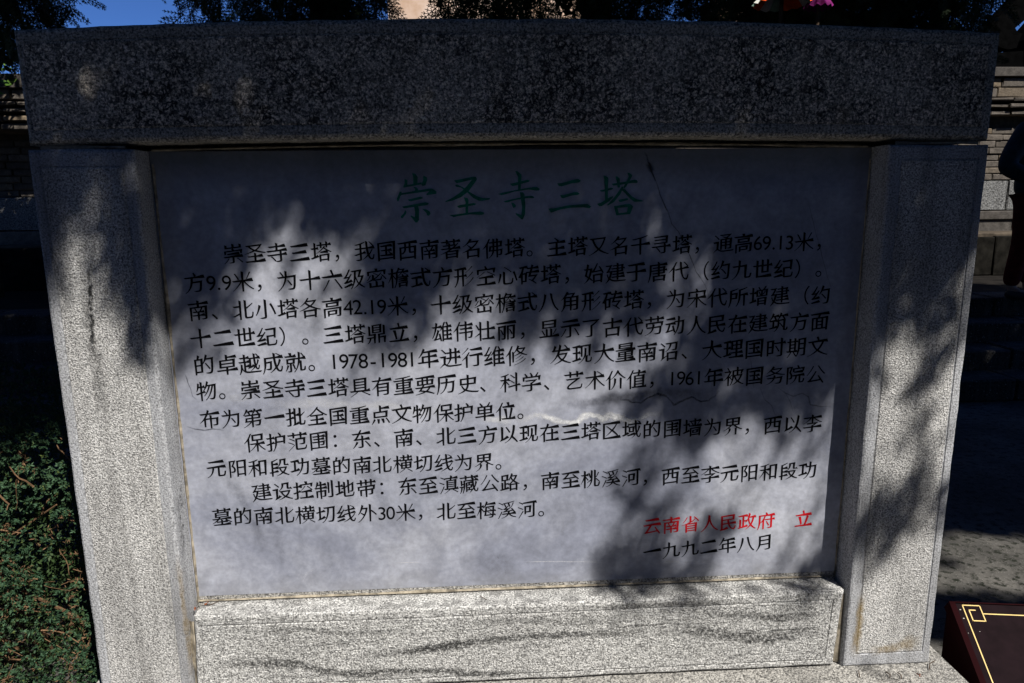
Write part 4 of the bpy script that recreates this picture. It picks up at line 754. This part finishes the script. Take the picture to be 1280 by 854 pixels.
# ---------------------------------------------------------------- two small parasols above the lintel
def parasol(label, loc, cols, R=.34, n=16, H=.17):
    t = empty('parasol', (loc[0], loc[1], .0), label=label, cat='parasol'); zc = loc[2]
    for k in range(n):
        a0 = 2 * math.pi * k / n; a1 = 2 * math.pi * (k + 1) / n; am = (a0 + a1) / 2; v = []; f = []
        for j in range(5):
            r = R * (.02 + .98 * j / 4); z = zc + H * (1 - (j / 4) ** 1.7)
            v += [(r * math.cos(a0), r * math.sin(a0), z), (r * .93 * math.cos(am), r * .93 * math.sin(am), z - .012 * j / 4), (r * math.cos(a1), r * math.sin(a1), z)]
        for j in range(4):
            for q in range(2): f.append((j * 3 + q, j * 3 + q + 1, j * 3 + 4 + q, j * 3 + 3 + q))
        link('panel', mesh('panel', v, f), M[cols[k % len(cols)]], t)
    m = MB(); m.tube([(0, 0, 0), (0, 0, zc + H + .05)], .012, 8); m.build('pole', M['bark'], t)
M['p_orange'] = m_simple('orange_paper', (.75, .10, .02), .7, .1, .15, 30); M['p_white'] = m_simple('white_paper', (.75, .74, .68), .7, .1, .1, 30); M['p_green'] = m_simple('pale_green_paper', (.28, .42, .33), .7, .1, .2, 30); M['p_mag'] = m_simple('magenta_cloth', (.16, .01, .11), .7, .1, .3, 30)
parasol('small parasol with orange, white and green panels among the branches', (1.74, 2.75, 2.635), ['p_white', 'p_orange', 'p_orange', 'p_green'], .17, 16, .10)
parasol('small pleated magenta parasol to the right of the orange one', (1.965, 2.75, 2.615), ['p_mag'], .085, 12, .08)

# ---------------------------------------------------------------- visitor at the right edge
def skin_obj(name, joints, edges, mat, parent, root=0, sub=2):
    me = bpy.data.meshes.new(name); me.from_pydata([j[:3] for j in joints], edges, []); o = bpy.data.objects.new(name, me); C.objects.link(o)
    md = o.modifiers.new('skin', 'SKIN'); md.use_smooth_shade = True
    for i, j in enumerate(joints):
        sv = me.skin_vertices[0].data[i]; r = j[3]; sv.radius = r if hasattr(r, '__len__') else (r, r); sv.use_root = (i == root)
    sb = o.modifiers.new('sub', 'SUBSURF'); sb.levels = sub; sb.render_levels = sub
    dg = bpy.context.evaluated_depsgraph_get(); m2 = bpy.data.meshes.new_from_object(o.evaluated_get(dg)); bpy.data.objects.remove(o); m2.materials.clear(); m2.polygons.foreach_set('use_smooth', [True] * len(m2.polygons)); return link(name, m2, mat, parent)
M['skin'] = m_simple('skin', (.42, .25, .17), .6, .3, .1, 30); M['jacket'] = m_simple('dark_teal_jacket', (.012, .03, .04), .75, .2, .3, 25, .4, .01); M['trousers'] = m_simple('dark_red_trousers', (.13, .018, .015), .85, .1, .3, 30, .4, .01); M['hair'] = m_simple('black_hair', (.012, .010, .009), .5, .4, .2, 80); M['shoe'] = m_simple('dark_shoe', (.03, .03, .03), .5, .3, .2, 30)
pe = empty('person', (4.52, 4.05, .645), rz=math.radians(20), label='person in dark teal jacket and red trousers, elbow bent, at right edge', cat='person')
skin_obj('body', [(0, 0, .92, (.10, .08)), (0, 0, 1.15, (.13, .10)), (0, 0, 1.36, (.15, .10)), (0, 0, 1.45, .055), (0, -.01, 1.53, .085), (0, -.015, 1.60, .10), (0, 0, 1.67, .075),
    (-.17, 0, 1.37, .06), (-.33, .03, 1.10, .045), (-.17, -.16, .98, .035), (.17, 0, 1.37, .06), (.24, 0, 1.08, .045), (.25, -.08, .84, .035), (.25, -.10, .76, .03), (-.09, -.19, .94, .03),
    (-.07, 0, .86, .06), (-.08, -.01, .48, .05), (-.10, .02, .08, .04), (.09, 0, .86, .07), (.11, -.02, .48, .065), (.12, .02, .08, .045), (-.10, -.12, .04, .035), (.12, -.12, .04, .035)],
    [(0, 1), (1, 2), (2, 3), (3, 4), (4, 5), (5, 6), (2, 7), (7, 8), (8, 9), (9, 14), (2, 10), (10, 11), (11, 12), (12, 13), (0, 15), (15, 16), (16, 17), (17, 21), (0, 18), (18, 19), (19, 20), (20, 22)], M['skin'], pe)
for (hx, hy, hz, s) in ((-.09, -.19, .94, 1), (.25, -.10, .76, -1)):
    for k in range(4):
        x0 = hx - .024 + k * .016; L = (.07, .08, .075, .06)[k]
        pts = [(x0, hy - .01, hz - .02), (x0 + .004, hy - .03, hz - .02 - L * .5), (x0 + .004, hy - .02, hz - .02 - L)]; skin_obj('finger', [(*p, r) for p, r in zip(pts, (.010, .009, .007))], [(0, 1), (1, 2)], M['skin'], pe, sub=1)
    skin_obj('thumb', [(hx + .03 * s, hy, hz, .011), (hx + .05 * s, hy - .02, hz - .03, .010), (hx + .052 * s, hy - .03, hz - .055, .008)], [(0, 1), (1, 2)], M['skin'], pe, sub=1)
skin_obj('jacket', [(0, 0, .82, (.19, .145)), (0, 0, 1.0, (.17, .13)), (0, 0, 1.2, (.17, .13)), (0, 0, 1.38, (.17, .12)), (0, 0, 1.44, (.08, .08)), (-.19, 0, 1.38, .08), (-.35, .03, 1.08, .085), (-.2, -.15, .985, .06), (.19, 0, 1.38, .08), (.27, 0, 1.08, .07), (.265, -.07, .87, .055)],
    [(0, 1), (1, 2), (2, 3), (3, 4), (3, 5), (5, 6), (6, 7), (3, 8), (8, 9), (9, 10)], M['jacket'], pe)
skin_obj('trousers', [(0, 0, .93, (.14, .12)), (-.075, 0, .84, .095), (-.08, -.01, .48, .075), (-.11, .02, .10, .07), (.10, 0, .84, .115), (.12, -.02, .48, .085), (.125, .02, .10, .07)], [(0, 1), (1, 2), (2, 3), (0, 4), (4, 5), (5, 6)], M['trousers'], pe)
for s in (-1, 1): skin_obj('shoe', [(s * .115, .05, .045, .045), (s * .115, -.06, .04, .043), (s * .12, -.16, .032, .032)], [(0, 1), (1, 2)], M['shoe'], pe, sub=1)
skin_obj('hair', [(0, .035, 1.55, .085), (0, .03, 1.62, .105), (0, .0, 1.685, .09)], [(0, 1), (1, 2)], M['hair'], pe)
m = MB(); m.add([(-.013, -.108, 1.575), (.013, -.108, 1.575), (0, -.135, 1.575), (0, -.105, 1.61)], [(0, 1, 2), (0, 2, 3), (1, 3, 2)]); m.build('nose', M['skin'], pe)

# ---------------------------------------------------------------- fallen bits on the stone
M['drytwig'] = m_simple('dry_fallen_twig', (.06, .035, .02), .9, .1, .3, 60); M['dryleaf'] = m_simple('dry_red_leaf', (.30, .09, .035), .8, .1, .3, 60)
def twig(name, label, pts, r, mat, cat, group=None):
    p0 = Vector(pts[0]); m = MB(); m.tube([Vector(p) - p0 for p in pts], r, 6); o = m.build(name, M[mat], None, loc=p0); return tag(o, label, cat, group)
twig('fallen_twig', 'small dark twig on the plinth right below the corner of the sill', [(.861, -.047, .2535), (.866, -.035, .256), (.872, -.02, .2535)], .0012, 'drytwig', 'twig')
twig('fallen_twig', 'dark curled twig on the plinth under the middle of the right post', [(.937, -.055, .2535), (.944, -.045, .257), (.941, -.030, .2535)], .0013, 'drytwig', 'twig')
twig('fallen_twig', 'short dark twig on the plinth right of the curled one', [(.965, -.060, .2535), (.972, -.048, .256), (.970, -.034, .2535)], .0011, 'drytwig', 'twig')
twig('fallen_twig', 'fine twig at the right edge of the plinth beside the sign board', [(1.06, -.03, .2535), (1.075, -.01, .257), (1.10, .005, .2535)], .001, 'drytwig', 'twig')
twig('fallen_needle', 'thin bent brown needle lying on the middle of the sill', [(-.125, .045, .4745), (-.118, .035, .4765), (-.108, .028, .4745)], .0009, 'drytwig', 'twig')
twig('fallen_needle', 'curved dark needle on the left end of the sill', [(-.838, .055, .4755), (-.815, .052, .477), (-.797, .064, .4795)], .0009, 'drytwig', 'twig')
random.seed(31)
for (x, y, z, lab) in ((-.826, .062, .4758, 'reddish dry scale leaf in the left corner of the sill'), (-.846, .035, .4758, 'rusty crumb of leaf in the gap left of the sill'), (1.02, -.05, .2535, 'tiny rusty leaf on the plinth below the right post')):
    o = link('dry_leaf', quads_mesh('dry_leaf', cluster_quads(np.array([[0, 0, .0015]]), np.array([.007]), 8, .003, .009, .25)), M['dryleaf'], None, (x, y, z)); tag(o, lab, 'leaf')
bpy.context.view_layer.update()
